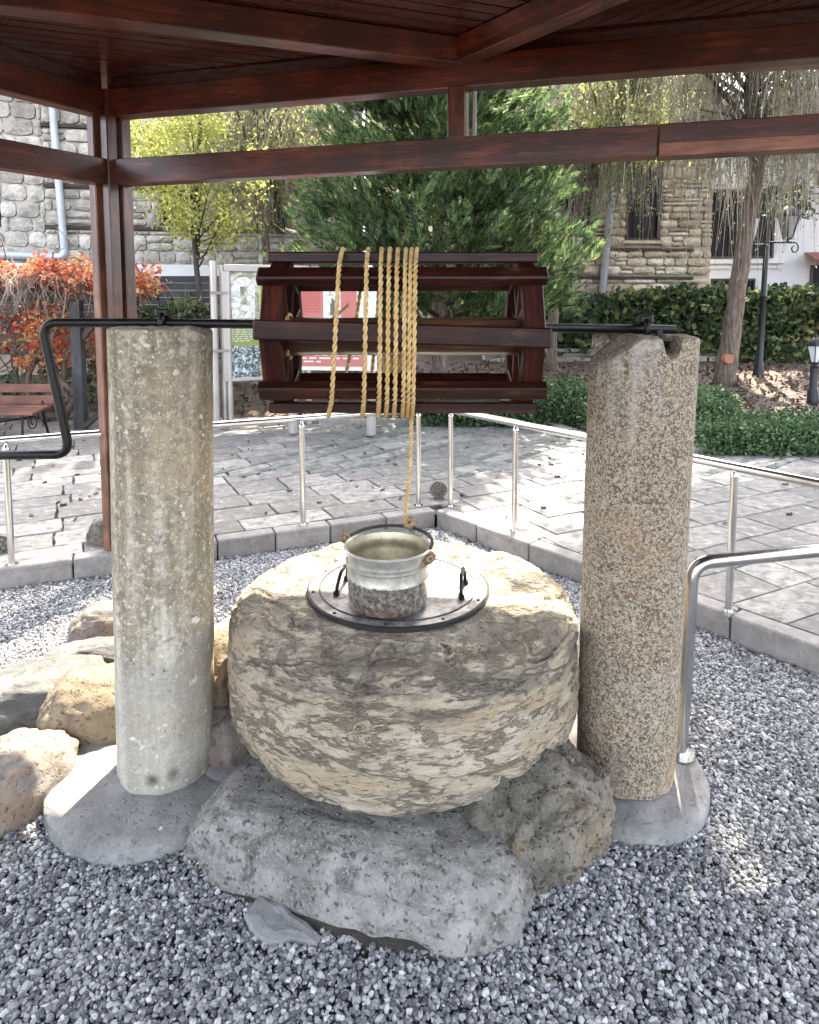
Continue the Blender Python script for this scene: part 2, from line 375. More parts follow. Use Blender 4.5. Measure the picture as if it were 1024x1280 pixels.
# masonry
def masonry_mat(name, stops, grime, g_amt=0.7, rs=1.0):
    t = NT(name); r = t.rand(); pos = t.n('NewGeometry').outputs['Position']
    c = t.ramp(r, stops)
    b = t.noise(pos, 5 * rs, 8, 0.72); f = t.noise(pos, 24 * rs, 6, 0.7)
    c = t.mix(t.ramp(b, [(0.40, g_amt), (0.56, 0.0)]), c, grime)
    c = t.mix(t.ramp(f, [(0.55, 0.0), (0.7, 0.4)]), c, tuple(min(1, x * 1.5) for x in stops[-1][1]))
    c = t.mix(t.ramp(f, [(0.32, 0.6), (0.44, 0.0)]), c, tuple(x * 0.5 for x in grime))
    M[name] = t.bsdf(c, 0.9, t.bump(t.math('ADD', b, t.math('MULTIPLY', f, 0.5)), 0.7, 0.03), 0, 0.2)
masonry_mat('pale_masonry', [(0, (0.36, 0.34, 0.30)), (0.5, (0.50, 0.475, 0.425)), (1, (0.62, 0.59, 0.53))], (0.19, 0.18, 0.16), 0.7)
masonry_mat('warm_masonry', [(0, (0.30, 0.235, 0.165)), (0.3, (0.44, 0.36, 0.26)), (0.65, (0.54, 0.465, 0.35)), (1, (0.64, 0.59, 0.5))], (0.18, 0.14, 0.10), 0.6)
masonry_mat('low_wall_stone', [(0, (0.20, 0.165, 0.14)), (0.5, (0.29, 0.25, 0.22)), (1, (0.38, 0.35, 0.32))], (0.11, 0.09, 0.075), 0.6)
# columns
t = NT('limestone_column'); v = t.obj(); vs = t.obj((16, 16, 0.9)); 
a = t.noise(vs, 1.0, 4, 0.6); b = t.noise(v, 9, 8, 0.7); f = t.noise(v, 110, 3, 0.6)
c = t.ramp(a, [(0.34, (0.17, 0.14, 0.09)), (0.5, (0.33, 0.29, 0.21)), (0.66, (0.52, 0.48, 0.39))])
c = t.mix(t.ramp(b, [(0.38, 0.7), (0.52, 0.0)]), c, (0.17, 0.145, 0.11))
c = t.mix(t.ramp(t.noise(v, 34, 6, 0.75), [(0.40, 0.65), (0.50, 0.0)]), c, (0.14, 0.12, 0.09))
c = t.mix(t.ramp(t.noise(v, 48, 5, 0.7), [(0.54, 0.0), (0.64, 0.6)]), c, (0.60, 0.57, 0.49))
zz = t.n('SeparateXYZ', {0: v}).outputs['Z']
c = t.mix(t.ramp(t.math('ADD', zz, t.math('MULTIPLY', b, 0.8)), [(0.85, 0.6), (1.25, 0.0)]), c, (0.40, 0.385, 0.34))
c = t.mix(t.ramp(t.noise(v, 2.4, 4), [(0.5, 0.0), (0.68, 0.5)]), c, (0.34, 0.25, 0.14))
c = t.mix(t.ramp(f, [(0.61, 0.0), (0.66, 0.8)]), c, (0.56, 0.53, 0.46))
c = t.mix(t.ramp(t.noise(v, 30, 3, 0.5), [(0.66, 0.0), (0.7, 0.9)]), c, (0.62, 0.58, 0.48))
c = t.mix(t.ramp(t.noise(v, 60, 3, 0.6), [(0.28, 0.7), (0.36, 0.0)]), c, (0.07, 0.06, 0.045))
sv = t.n('VectorMath', {0: v, 1: tuple(W(236, 466, 2.065))}, operation='DISTANCE').outputs['Value']
c = t.mix(t.math('MULTIPLY', t.ramp(sv, [(0.02, 1.0), (0.05, 0.0)]), t.ramp(t.noise(v, 55, 4, 0.7), [(0.5, 0.0), (0.54, 1.0)])), c, (0.02, 0.017, 0.015))
for px, py in ((190, 975), (217, 972)):
    sv = t.n('VectorMath', {0: v, 1: tuple(W(px, py, 2.055))}, operation='DISTANCE').outputs['Value']
    c = t.mix(t.ramp(t.math('ADD', sv, t.math('MULTIPLY', b, 0.02)), [(0.018, 0.85), (0.04, 0.0)]), c, (0.06, 0.045, 0.03))
M['limestone_column'] = t.bsdf(c, 0.9, t.bump(t.math('ADD', t.math('MULTIPLY', b, 0.8), t.math('ADD', t.math('MULTIPLY', a, 0.4), t.math('MULTIPLY', f, 0.25))), 0.6, 0.012), 0, 0.2)
t = NT('granite_column'); v = t.obj(); f = t.noise(v, 190, 3, 0.75); f2 = t.noise(v, 150, 2, 0.5); b = t.noise(v, 5, 6, 0.6)
c = t.ramp(b, [(0.35, (0.25, 0.195, 0.125)), (0.5, (0.27, 0.225, 0.16)), (0.7, (0.29, 0.26, 0.21))])
wv_ = t.n('VectorMath', {0: v, 1: t.n('VectorMath', {0: t.n('TexNoise', {'Vector': v, 'Scale': 90, 'Detail': 3}).outputs['Color'], 1: (0.012, 0.012, 0.012)}, operation='MULTIPLY').outputs[0]}, operation='ADD').outputs[0]
f = t.n('SeparateColor', {0: t.voro(wv_, 290, out='Color')}).outputs[0]; f2 = t.n('SeparateColor', {0: t.voro(wv_, 120, out='Color')}).outputs[1]
c = t.mix(t.ramp(f, [(0.0, 0.0), (0.66, 0.0), (0.72, 0.5), (1.0, 0.7)]), c, (0.50, 0.44, 0.35))
c = t.mix(t.ramp(f, [(0.28, 0.8), (0.34, 0.0)]), c, (0.065, 0.045, 0.03))
c = t.mix(t.ramp(f2, [(0.12, 0.75), (0.16, 0.0)]), c, (0.10, 0.07, 0.05))
c = t.mix(t.ramp(f2, [(0.86, 0.0), (0.9, 0.6)]), c, (0.50, 0.40, 0.28))
c = t.mix(t.ramp(t.noise(v, 2.5, 4, 0.6), [(0.55, 0.0), (0.7, 0.55)]), c, (0.36, 0.19, 0.08), )
c = t.mix(t.ramp(t.noise(t.obj((9, 9, 0.9)), 1.2, 4), [(0.56, 0.0), (0.68, 0.45)]), c, (0.5, 0.47, 0.42))
M['granite_column'] = t.bsdf(c, 0.85, t.bump(t.math('ADD', f, f2), 0.6, 0.006), 0, 0.3)
stone('wellhead_stone', (0.50, 0.43, 0.315), (0.62, 0.56, 0.45), (0.40, 0.33, 0.235), 3.2, stain=(0.2, 0.18, 0.15), veins=0.8, stretch=(0.7, 0.7, 2.6), bumps=(0.9, 0.5), pits=0.5, warm=(0.44, 0.33, 0.2), bd=0.03)
stone('grey_boulder', (0.22, 0.21, 0.19), (0.38, 0.36, 0.33), (0.10, 0.093, 0.083), 4.0, stain=(0.055, 0.052, 0.045), speck=[((0.34, 0.33, 0.31), 90, 0.6)], bumps=(0.8, 0.4), pits=0.7)
stone('mossy_boulder', (0.18, 0.165, 0.135), (0.34, 0.31, 0.26), (0.06, 0.055, 0.04), 4.5, stain=(0.05, 0.045, 0.035), warm=(0.25, 0.17, 0.09), bumps=(1.0, 0.5), pits=0.6)
stone('warm_rock', (0.23, 0.18, 0.12), (0.34, 0.29, 0.21), (0.09, 0.07, 0.05), 5.0, warm=(0.27, 0.205, 0.125), bumps=(0.8, 0.4), pits=0.5)
stone('brown_rock', (0.21, 0.185, 0.16), (0.33, 0.305, 0.27), (0.12, 0.095, 0.075), 5.0, warm=(0.30, 0.18, 0.10), bumps=(0.8, 0.4), pits=0.5)
stone('slate_rock', (0.15, 0.145, 0.135), (0.24, 0.23, 0.215), (0.07, 0.065, 0.06), 5.0, bumps=(0.9, 0.4), stretch=(1, 1, 3))
stone('cast_concrete', (0.235, 0.225, 0.215), (0.33, 0.32, 0.31), (0.14, 0.135, 0.13), 3.0, speck=[((0.08, 0.078, 0.075), 120, 0.64), ((0.42, 0.4, 0.38), 150, 0.64)], bumps=(0.6, 0.4), pits=0.3, bd=0.01)
stone('chip_stone', (0.25, 0.25, 0.25), (0.36, 0.355, 0.35), (0.15, 0.148, 0.145), 9.0, bumps=(0.7, 0.4), bd=0.01)
t = NT('tree_bark'); v = t.obj((7, 7, 1.1)); b = t.noise(v, 4, 8, 0.7, 0.6)
M['tree_bark'] = t.bsdf(t.ramp(b, [(0.3, (0.04, 0.03, 0.024)), (0.5, (0.15, 0.115, 0.09)), (0.7, (0.30, 0.25, 0.21))]), 0.95, t.bump(b, 0.9, 0.03), 0, 0.2)
simple('dry_twig', (0.24, 0.185, 0.15), 0.85, 0, 0.4, 3)
simple('dark_twig', (0.05, 0.04, 0.035), 0.85, 0, 0.4, 3)
leaf('conifer_leaf', [(0.15, (0.012, 0.032, 0.018)), (0.45, (0.05, 0.095, 0.04)), (0.7, (0.16, 0.22, 0.08)), (1, (0.40, 0.44, 0.15))], 0.45)
leaf('yellow_leaf', [(0.15, (0.20, 0.22, 0.07)), (0.5, (0.40, 0.42, 0.11)), (1, (0.64, 0.62, 0.22))], 0.55)
leaf('willow_leaf', [(0.1, (0.08, 0.11, 0.05)), (0.5, (0.18, 0.22, 0.11)), (0.8, (0.36, 0.38, 0.16)), (1, (0.58, 0.5, 0.13))], 0.45)
leaf('dry_strand', [(0.1, (0.14, 0.12, 0.10)), (0.5, (0.34, 0.30, 0.25)), (1, (0.62, 0.58, 0.5))], 0.3)
leaf('red_leaf', [(0.1, (0.14, 0.045, 0.03)), (0.3, (0.42, 0.06, 0.05)), (0.5, (0.50, 0.16, 0.07)), (0.68, (0.55, 0.30, 0.12)), (0.86, (0.5, 0.40, 0.22)), (1, (0.30, 0.32, 0.13))], 0.45, patch=2.5)
leaf('ivy_leaf', [(0.1, (0.018, 0.032, 0.018)), (0.45, (0.05, 0.085, 0.04)), (0.68, (0.13, 0.17, 0.07)), (0.8, (0.28, 0.26, 0.09)), (0.9, (0.46, 0.24, 0.08)), (1, (0.5, 0.35, 0.14))], 0.3)
leaf('hedge_leaf', [(0.1, (0.02, 0.045, 0.02)), (0.5, (0.065, 0.12, 0.05)), (0.85, (0.14, 0.21, 0.09)), (1, (0.25, 0.31, 0.15))], 0.25)
leaf('shade_leaf', [(0.1, (0.02, 0.035, 0.018)), (0.6, (0.05, 0.075, 0.035)), (1, (0.11, 0.13, 0.06))], 0.35)
leaf('litter_leaf', [(0.1, (0.035, 0.022, 0.016)), (0.6, (0.10, 0.065, 0.045)), (1, (0.2, 0.14, 0.095))], 0.1)
# flat print on the boards
def print_mat(name, stops, scale=14, dist=1.5):
    t = NT(name); v = t.obj(); M[name] = t.bsdf(t.ramp(t.noise(v, scale, 5, 0.65, dist), stops), 0.5)
simple('print_green', (0.24, 0.30, 0.06), 0.5, 0, 0.06)
simple('print_lime', (0.52, 0.58, 0.16), 0.5, 0, 0.05)
simple('print_red', (0.42, 0.14, 0.12), 0.5, 0, 0.05)
simple('print_white', (0.6, 0.6, 0.56), 0.5, 0, 0.03)
simple('print_ink', (0.12, 0.12, 0.10), 0.5, 0, 0.1)
simple('print_deep_red', (0.42, 0.08, 0.07), 0.5, 0, 0.1)
print_mat('photo_arch', [(0.3, (0.10, 0.12, 0.06)), (0.5, (0.34, 0.36, 0.26)), (0.65, (0.68, 0.68, 0.58))], 7)
print_mat('photo_bright', [(0.35, (0.3, 0.3, 0.27)), (0.55, (0.75, 0.75, 0.7)), (0.7, (0.85, 0.85, 0.83))], 12)
print_mat('photo_street', [(0.38, (0.015, 0.02, 0.02)), (0.5, (0.12, 0.16, 0.16)), (0.6, (0.62, 0.68, 0.7))], 18)
# ================================================================== GROUND
PZ = 0.13                                   # top of the paving above the gravel
KC, KL, KR = G(545, 638, PZ), G(0, 712, PZ), G(1024, 808, PZ)
KL2 = KC + (KL - KC) * 2.3; KR2 = KC + (KR - KC) * 2.2
ground = struct(link('ground', mesh_np('ground', [(-150, -60, -.3), (150, -60, -.3), (150, 150, -.3), (-150, 150, -.3)], [(0, 1, 2, 3)], M['soil'])))
def side(p, a, b): return (b.x - a.x) * (p[1] - a.y) - (b.y - a.y) * (p[0] - a.x)
def in_pit(p, m=0.0):                       # inside the gravel pit: near side of both kerb lines
    dl = (KC - KL).xy.normalized(); dr = (KR - KC).xy.normalized()
    a = dl.x * (p[1] - KC.y) - dl.y * (p[0] - KC.x)
    b = dr.x * (p[1] - KC.y) - dr.y * (p[0] - KC.x)
    return a < -m and b < -m
# gravel bed: uneven sheet
gx0, gx1, gy0, gy1, st = -5.2, 4.2, -1.6, 5.6, 0.08
nx, ny = int((gx1 - gx0) / st), int((gy1 - gy0) / st)
def gz(x, y): return 0.012 * noise.noise(Vector((x * 1.6, y * 1.6, 0))) + 0.006 * noise.noise(Vector((x * 6, y * 6, 3)))
V = [(gx0 + i * st, gy0 + j * st, gz(gx0 + i * st, gy0 + j * st)) for j in range(ny + 1) for i in range(nx + 1)]
F = []
for j in range(ny):
    for i in range(nx):
        if in_pit((gx0 + (i + .5) * st, gy0 + (j + .5) * st), 0.0):
            a = j * (nx + 1) + i; F.append((a, a + 1, a + nx + 2, a + nx + 1))
bed = struct(link('gravel_bed', mesh_np('gravel_bed', V, F, M['gravel_bed'], True)))
# loose gravel: crushed stone scattered on a copy of the bed
gsrc = mesh_np('gravel', V, F, M['gravel_stone'], True)
gravel = stuff(link('gravel', gsrc))
ng = bpy.data.node_groups.new('gravel_scatter', 'GeometryNodeTree')
ng.interface.new_socket('Geometry', in_out='INPUT', socket_type='NodeSocketGeometry')
ng.interface.new_socket('Geometry', in_out='OUTPUT', socket_type='NodeSocketGeometry')
N = ng.nodes.new; L = ng.links.new
gi, go = N('NodeGroupInput'), N('NodeGroupOutput')
dist = N('GeometryNodeDistributePointsOnFaces'); dist.inputs['Density'].default_value = 21000
L(gi.outputs[0], dist.inputs['Mesh'])
join = N('GeometryNodeJoinGeometry')
for k in range(6):
    ico = N('GeometryNodeMeshIcoSphere'); ico.inputs['Radius'].default_value = 1; ico.inputs['Subdivisions'].default_value = 2
    sp = N('GeometryNodeSetPosition'); nt = N('ShaderNodeTexNoise'); nt.noise_dimensions = '4D'
    nt.inputs['W'].default_value = k * 3.7; nt.inputs['Scale'].default_value = 0.9; nt.inputs['Detail'].default_value = 1
    vm = N('ShaderNodeVectorMath'); vm.operation = 'SUBTRACT'; vm.inputs[1].default_value = (0.5, 0.5, 0.5)
    vs_ = N('ShaderNodeVectorMath'); vs_.operation = 'SCALE'; vs_.inputs['Scale'].default_value = 1.9
    L(nt.outputs['Color'], vm.inputs[0]); L(vm.outputs[0], vs_.inputs[0]); L(vs_.outputs[0], sp.inputs['Offset'])
    L(ico.outputs['Mesh'], sp.inputs['Geometry'])
    sm = N('GeometryNodeSetMaterial'); sm.inputs['Material'].default_value = M['gravel_stone']
    L(sp.outputs[0], sm.inputs[0])
    ss = N('GeometryNodeSetShadeSmooth'); ss.inputs['Shade Smooth'].default_value = False; L(sm.outputs[0], ss.inputs[0])
    gti = N('GeometryNodeGeometryToInstance'); L(ss.outputs[0], gti.inputs[0]); L(gti.outputs[0], join.inputs[0])
iop = N('GeometryNodeInstanceOnPoints'); iop.inputs['Pick Instance'].default_value = True
L(dist.outputs['Points'], iop.inputs['Points']); L(join.outputs[0], iop.inputs['Instance'])
ri = N('FunctionNodeRandomValue'); ri.data_type = 'INT'; ri.inputs['Min'].default_value = 0; ri.inputs['Max'].default_value = 5; ri.inputs['Seed'].default_value = 3
L([o for o in ri.outputs if o.type == 'INT'][0], iop.inputs['Instance Index'])
rr = N('FunctionNodeRandomValue'); rr.data_type = 'FLOAT_VECTOR'; rr.inputs['Min'].default_value = (-0.5, -0.5, 0); rr.inputs['Max'].default_value = (0.5, 0.5, 6.28)
L(rr.outputs[0], iop.inputs['Rotation'])
rs_ = N('FunctionNodeRandomValue'); rs_.data_type = 'FLOAT_VECTOR'; rs_.inputs['Min'].default_value = (0.0045, 0.0038, 0.003); rs_.inputs['Max'].default_value = (0.0084, 0.0062, 0.005); rs_.inputs['Seed'].default_value = 9
rq = N('FunctionNodeRandomValue'); rq.data_type = 'FLOAT'; rq.inputs[2].default_value = 0.62; rq.inputs[3].default_value = 1.28; rq.inputs['Seed'].default_value = 17
pw_ = N('ShaderNodeMath'); pw_.operation = 'POWER'; pw_.inputs[1].default_value = 1.8; L([o for o in rq.outputs if o.type == 'VALUE'][0], pw_.inputs[0])
ms_ = N('ShaderNodeVectorMath'); ms_.operation = 'SCALE'; L(rs_.outputs[0], ms_.inputs[0]); L(pw_.outputs[0], ms_.inputs['Scale']); L(ms_.outputs[0], iop.inputs['Scale'])
tr = N('GeometryNodeSetPosition'); rz = N('FunctionNodeRandomValue'); rz.data_type = 'FLOAT_VECTOR'; rz.inputs['Min'].default_value = (0, 0, -0.001); rz.inputs['Max'].default_value = (0, 0, 0.011); rz.inputs['Seed'].default_value = 5
L(dist.outputs['Points'], tr.inputs['Geometry']); L(rz.outputs[0], tr.inputs['Offset']); L(tr.outputs[0], iop.inputs['Points'])
L(iop.outputs[0], go.inputs[0])
md = gravel.modifiers.new('scatter', 'NODES'); md.node_group = ng
# paving bed (joint colour) and slabs
BED_Y = 8.45
pav = MB()
kl, kc, kr = KL2.xy, KC.xy, KR2.xy
ztop = PZ - 0.028
P = [(kl.x, kl.y, ztop), (kc.x, kc.y, ztop), (kr.x, kr.y, ztop), (16, kr.y, ztop), (16, 11, ztop), (-16, 11, ztop), (-16, kl.y, ztop)]
pav.add(P, [(0, 1, 5, 6), (1, 4, 5), (1, 2, 3, 4)])
pavement = struct(pav.build('pavement', 'paving_joint'))
ANG = R(27); u = Vector((math.cos(ANG), math.sin(ANG))); w = Vector((-u.y, u.x))
def in_paving(p):
    if in_pit(p, 0.35): return False
    x, y = p
    if x > 2.3: return y < 6.62
    if x > 1.6: return y < 6.62 + (2.3 - x) / .7 * 1.6
    return y < (8.3 if x > -2.3 else 8.55)
bands = [((-1.48, 5.94), (0.60, 0.82)), ((-0.68, 6.05), (0.68, 0.74)), ((0.75, 6.3), (0.66, 0.75)), ((3.0, 6.0), (0.72, 0.62))]
slabs = []; v = -4.0; rowi = 0
while v < 12:
    h = random.choice([0.26, 0.3, 0.3, 0.38]); uu = -9 + random.random() * 0.5
    while uu < 14:
        ln = random.choice([0.32, 0.42, 0.5, 0.6, 0.72]) * random.uniform(0.9, 1.1)
        c = u * (uu + ln / 2) + w * (v + h / 2)
        if in_paving((c.x, c.y)) and -9 < c.x < 9.5 and c.y > -1.2: slabs.append((c, ln, h))
        uu += ln
    v += h
def clip(poly, a, b, c):       # keep a*x+b*y<=c
    out = []
    for i in range(len(poly)):
        p, q = poly[i], poly[(i + 1) % len(poly)]; fp = a * p[0] + b * p[1] - c; fq = a * q[0] + b * q[1] - c
        if fp <= 0: out.append(p)
        if (fp < 0 < fq) or (fq < 0 < fp):
            tt = fp / (fp - fq); out.append((p[0] + (q[0] - p[0]) * tt, p[1] + (q[1] - p[1]) * tt))
    return out
slab_meshes = []
def rough_slab(seed):
    """a unit slab top with worn, slightly wandering edges"""
    rnd = random.Random(seed); n = 3; mb = MB(); ring = []
    for k in range(4):
        cx, cy = [(-.5, -.5), (.5, -.5), (.5, .5), (-.5, .5)][k]; nx_, ny_ = [(.5, -.5), (.5, .5), (-.5, .5), (-.5, -.5)][k]
        for i in range(n):
            f = i / n; ring.append((cx + (nx_ - cx) * f + rnd.uniform(-.012, .012), cy + (ny_ - cy) * f + rnd.uniform(-.016, .016)))
    m = len(ring)
    V = [(x * .985, y * .975, 0.5) for x, y in ring] + [(x, y, .3) for x, y in ring] + [(x, y, -.5) for x, y in ring] + [(0, 0, 0.5)]
    F = [(i, (i + 1) % m, 3 * m) for i in range(m)] + [(m + i, m + (i + 1) % m, (i + 1) % m, i) for i in range(m)] + [(2 * m + i, 2 * m + (i + 1) % m, m + (i + 1) % m, m + i) for i in range(m)]
    return V, F
protos = [rough_slab(k) for k in range(8)]
pmesh = []
for V_, F_ in protos: pmesh.append(MB().add(V_, F_).mesh('slab', 'paving_slab'))
def dist_cam(c): return (c - Vector((0.1, 0))).length
inview = lambda c: c.y > 1 and abs(c.x / c.y) < 0.66
slabs.sort(key=lambda s: (not inview(s[0]), dist_cam(s[0])))
rest = MB()
for k, (c, ln, h) in enumerate(slabs):
    z = PZ - 0.02 + random.uniform(-0.003, 0.003); q = random.randrange(8)
    cs_ = [c + u * (sx * ln / 2) + w * (sy * h / 2) for sx, sy in ((-1, -1), (1, -1), (1, 1), (-1, 1))]
    if any(in_pit((q_.x, q_.y), -.118) for q_ in cs_):
        # cut to the kerb: what lies beyond the one kerb line, then what is left beyond the other
        ins = [c + u * (sx * (ln / 2 - .005)) + w * (sy * (h / 2 - .005)) for sx, sy in ((-1, -1), (1, -1), (1, 1), (-1, 1))]
        pl = [(q_.x, q_.y) for q_ in ins]
        d1 = (KC - KL).xy.normalized(); n1 = Vector((-d1.y, d1.x)); k1 = n1.dot(KC.xy) + .116      # beyond: n1.p > k1
        d2 = (KR - KC).xy.normalized(); n2 = Vector((-d2.y, d2.x)); k2 = n2.dot(KC.xy) + .116
        for piece in (clip(pl, -n1.x, -n1.y, -k1), clip(clip(pl, n1.x, n1.y, k1 - .006), -n2.x, -n2.y, -k2)):
            if len(piece) > 2:
                MB().prism(piece, PZ - .04, PZ + random.uniform(-.002, .002)).build('slab', 'paving_slab', pavement)
        continue
    m4 = Matrix.Translation((c.x, c.y, z)) @ Matrix.Rotation(ANG + random.uniform(-.006, .006), 4, 'Z') @ Matrix.Rotation(random.uniform(-.004, .004), 4, 'X') @ Matrix.Diagonal((ln - .012, h - .012, 0.04, 1))
    if k < 290: link('slab', pmesh[q], pavement, m4)
    else: rest.add([m4 @ Vector(p) for p in protos[q][0]], protos[q][1])
stuff(rest.build('slabs_beyond', 'paving_slab', pavement))
# green sett bands let into the paving, standing a few millimetres proud
setts = MB()
for (bx, by), d in bands:
    d = Vector(d).normalized(); nrm = Vector((-d.y, d.x))
    for off in (-0.13, 0.13):
        s = -4.0
        while s < 5:
            for k in (0,):
                c = Vector((bx, by)) + d * s + nrm * (off + k * 0.085)
                if in_paving((c.x, c.y)) and 5.75 < c.y < 8.3 and not in_pit((c.x, c.y), -.5): setts.box((c.x, c.y, PZ - 0.005 + random.uniform(-.001, .002)), (0.105, 0.075, 0.03), Matrix.Rotation(math.atan2(d.y, d.x) + random.uniform(-.05, .05), 3, 'Z'), 0.006)
            s += 0.115
stuff(setts.build('inlaid_setts', 'green_sett', pavement))
# kerb of single blocks round the gravel
kerb = struct(MB().box((0, 8.6, 0.02), (0.02, 0.02, 0.02)).build('kerb', 'kerb_block'))
def kerb_run(a, b, start=0.0, zt=PZ, blen=0.42, hh=0.24, th=0.11, offs=0.055, jit=0.003):
    d = (b - a); d.z = 0; Ld = d.length; d.normalize(); nr = Vector((-d.y, d.x, 0)); s = start; k = 0
    if in_pit(((a + nr * 0.3).x, (a + nr * 0.3).y)) : nr = -nr
    while s < Ld:
        l = blen * random.uniform(0.88, 1.12); c = a + d * (s + l / 2) + nr * offs; c.z = zt - hh / 2 + random.uniform(-jit, jit)
        mm = Matrix.Translation(c) @ Matrix.Rotation(math.atan2(d.y, d.x) + random.uniform(-.006, .006), 4, 'Z') 
        me = MB().box((0, 0, 0), (l - .009, th, hh), None, .007).mesh('kerb_stone', 'kerb_block')
        link('kerb_stone', me, kerb, mm); s += l; k += 1
kerb_run(KC, KL2, 0.0, offs=0.057); kerb_run(KC, KR2, 0.0, offs=0.057)
# planted bed behind the paving: gently rising soil
gxs = np.linspace(-16, 18, 86); gys = np.linspace(6.4, 30, 60); V = []; F = []
def bedz(x, y): return PZ - 0.02 + max(0, min(1, (y - 8.4) / 5.5)) * 0.32 + 0.03 * noise.noise(Vector((x, y, 0)))
def bed_edge(x):
    if x > 2.3: return 6.74
    if x > 1.6: return 6.74 + (2.3 - x) / .7 * 1.6
    return 8.4
for y in gys:
    for x in gxs: V.append((x, max(y, bed_edge(x)), bedz(x, y)))
for j in range(59):
    for i in range(85):
        a = j * 86 + i
        if V[a + 86][1] > V[a][1] + 1e-4: F.append((a, a + 1, a + 87, a + 86))
struct(link('planting_bed', mesh_np('planting_bed', V, F, M['soil'], True)))
kerb2 = struct(MB().box((0, 8.7, 0.02), (0.02, 0.02, 0.02)).build('bed_edging', 'kerb_block'))
_k = kerb; kerb = kerb2
for a, b in (((9, 6.68), (2.32, 6.68)), ((2.3, 6.68), (1.6, 8.34)), ((1.58, 8.36), (-2.6, 8.36))):
    kerb_run(Vector((*a, 0)), Vector((*b, 0)), 0, PZ + 0.055, 0.7, 0.16, 0.09, 0)
kerb = _k

# ================================================================== PAVILION
pv = thing('wooden_pavilion', 'dark red varnished timber pavilion roofing over the well, with ring beams and plank ceiling', 'pavilion', (-1.72, 4.06, 0))
ZB1, ZT1, ZB0, ZT0, ZC = 2.70, 2.85, 2.315, 2.46, 2.93
Q1 = Vector((-1.755, 4.07, 0)); Q2 = Vector((1.854, 3.08, 0)); df = (Q2 - Q1).normalized()
dl_ = Vector((-0.37, -0.59, 0)).normalized()
Q2e = Q1 + df * 5.1; Q0 = Q1 + dl_ * 5.0
def zz(p, z): return Vector((p.x, p.y, z))
# splice in the lower beam at px 865
SP = zz(Q1 + df * 3.025, 0)
for (zb, zt) in ((ZB1, ZT1),):
    plank('beam', zz(Q1 - df * .02, (zb + zt) / 2), zz(Q2e, (zb + zt) / 2), 0.10, zt - zb, 'varnished_timber', pv)
    plank('beam', zz(Q1 + dl_ * .06, (zb + zt) / 2), zz(Q0, (zb + zt) / 2), 0.10, zt - zb, 'varnished_timber', pv)
plank('beam', zz(Q1 - df * .02, 2.388), zz(SP, 2.388), 0.10, 0.145, 'varnished_timber', pv)
plank('beam', zz(SP + df * .004, 2.385), zz(Q2e, 2.385), 0.104, 0.15, 'varnished_timber', pv)
plank('highlight_strip', zz(SP + df * .01 + Vector((-.02, -.055, 0)), 2.342), zz(Q2e + Vector((0, -.056, 0)), 2.342), 0.012, 0.062, 'highlight_tan_timber', pv)  # tan strip puts the highlight along the beam's lower edge into colour
plank('beam', zz(Q1 + dl_ * .06, 2.388), zz(Q0, 2.388), 0.10, 0.145, 'varnished_timber', pv)
# clustered corner post: four square members round a gap
def cluster(c):
    for a in (-1, 1):
        for b in (-1, 1):
            p = c + df * (a * .046) + dl_ * (b * .046)
            plank('post', zz(p, PZ * 0), zz(p, ZT1 - .001), 0.066, 0.066, 'worn_post' if (a, b) == (-1, 1) else 'varnished_timber', pv, up=dl_, bev=.006)
cluster(Q1 + df * .0 + dl_ * .0)
cluster(Q2e - df * .12); cluster(Q0)
# short king strut between the two far beams
J = Q1 + df * 2.075
plank('strut', zz(J, ZT0 - .005), zz(J, ZB1 + .005), 0.125, 0.085, 'varnished_timber', pv, up=df)
plank('glazing_bead', zz(J + df * .085 + Vector((0, .03, 0)), ZT0), zz(J + df * .085 + Vector((0, .03, 0)), ZB1), 0.016, 0.02, 'painted_pipe', pv, up=df)
# rafters
A1 = J + Vector((0, -.03, 0)); dA = (Vector((-1.72, 2.86, 0)) - Vector((0.22, 3.55, 0))).normalized()
A2 = A1 + dA * 2.75
plank('rafter', zz(A1, 2.866), zz(A2, 2.866), 0.11, 0.125, 'varnished_timber', pv)
dB = (Vector((0.85, 2.83, 0)) - Vector((.28, 3.6, 0))).normalized(); B2 = A1 + dB * 4.2
plank('rafter', zz(A1, 2.868), zz(B2, 2.868), 0.10, 0.12, 'varnished_timber', pv)
plank('highlight_strip', zz(A1 + Vector((.085, -.02, 0)), 2.84), zz(B2 + Vector((.085, 0, 0)), 2.84), 0.03, 0.03, 'highlight_tan_timber', pv)
plank('wall_plate', zz(Q1 + Vector((0, .032, 0)), 2.9005), zz(Q2e + Vector((0, .032, 0)), 2.9005), 0.05, 0.099, 'ceiling_wood', pv)
plank('wall_plate', zz(Q1 + dl_ * .05, 2.8915), zz(Q0, 2.8915), 0.05, 0.081, 'ceiling_wood', pv)
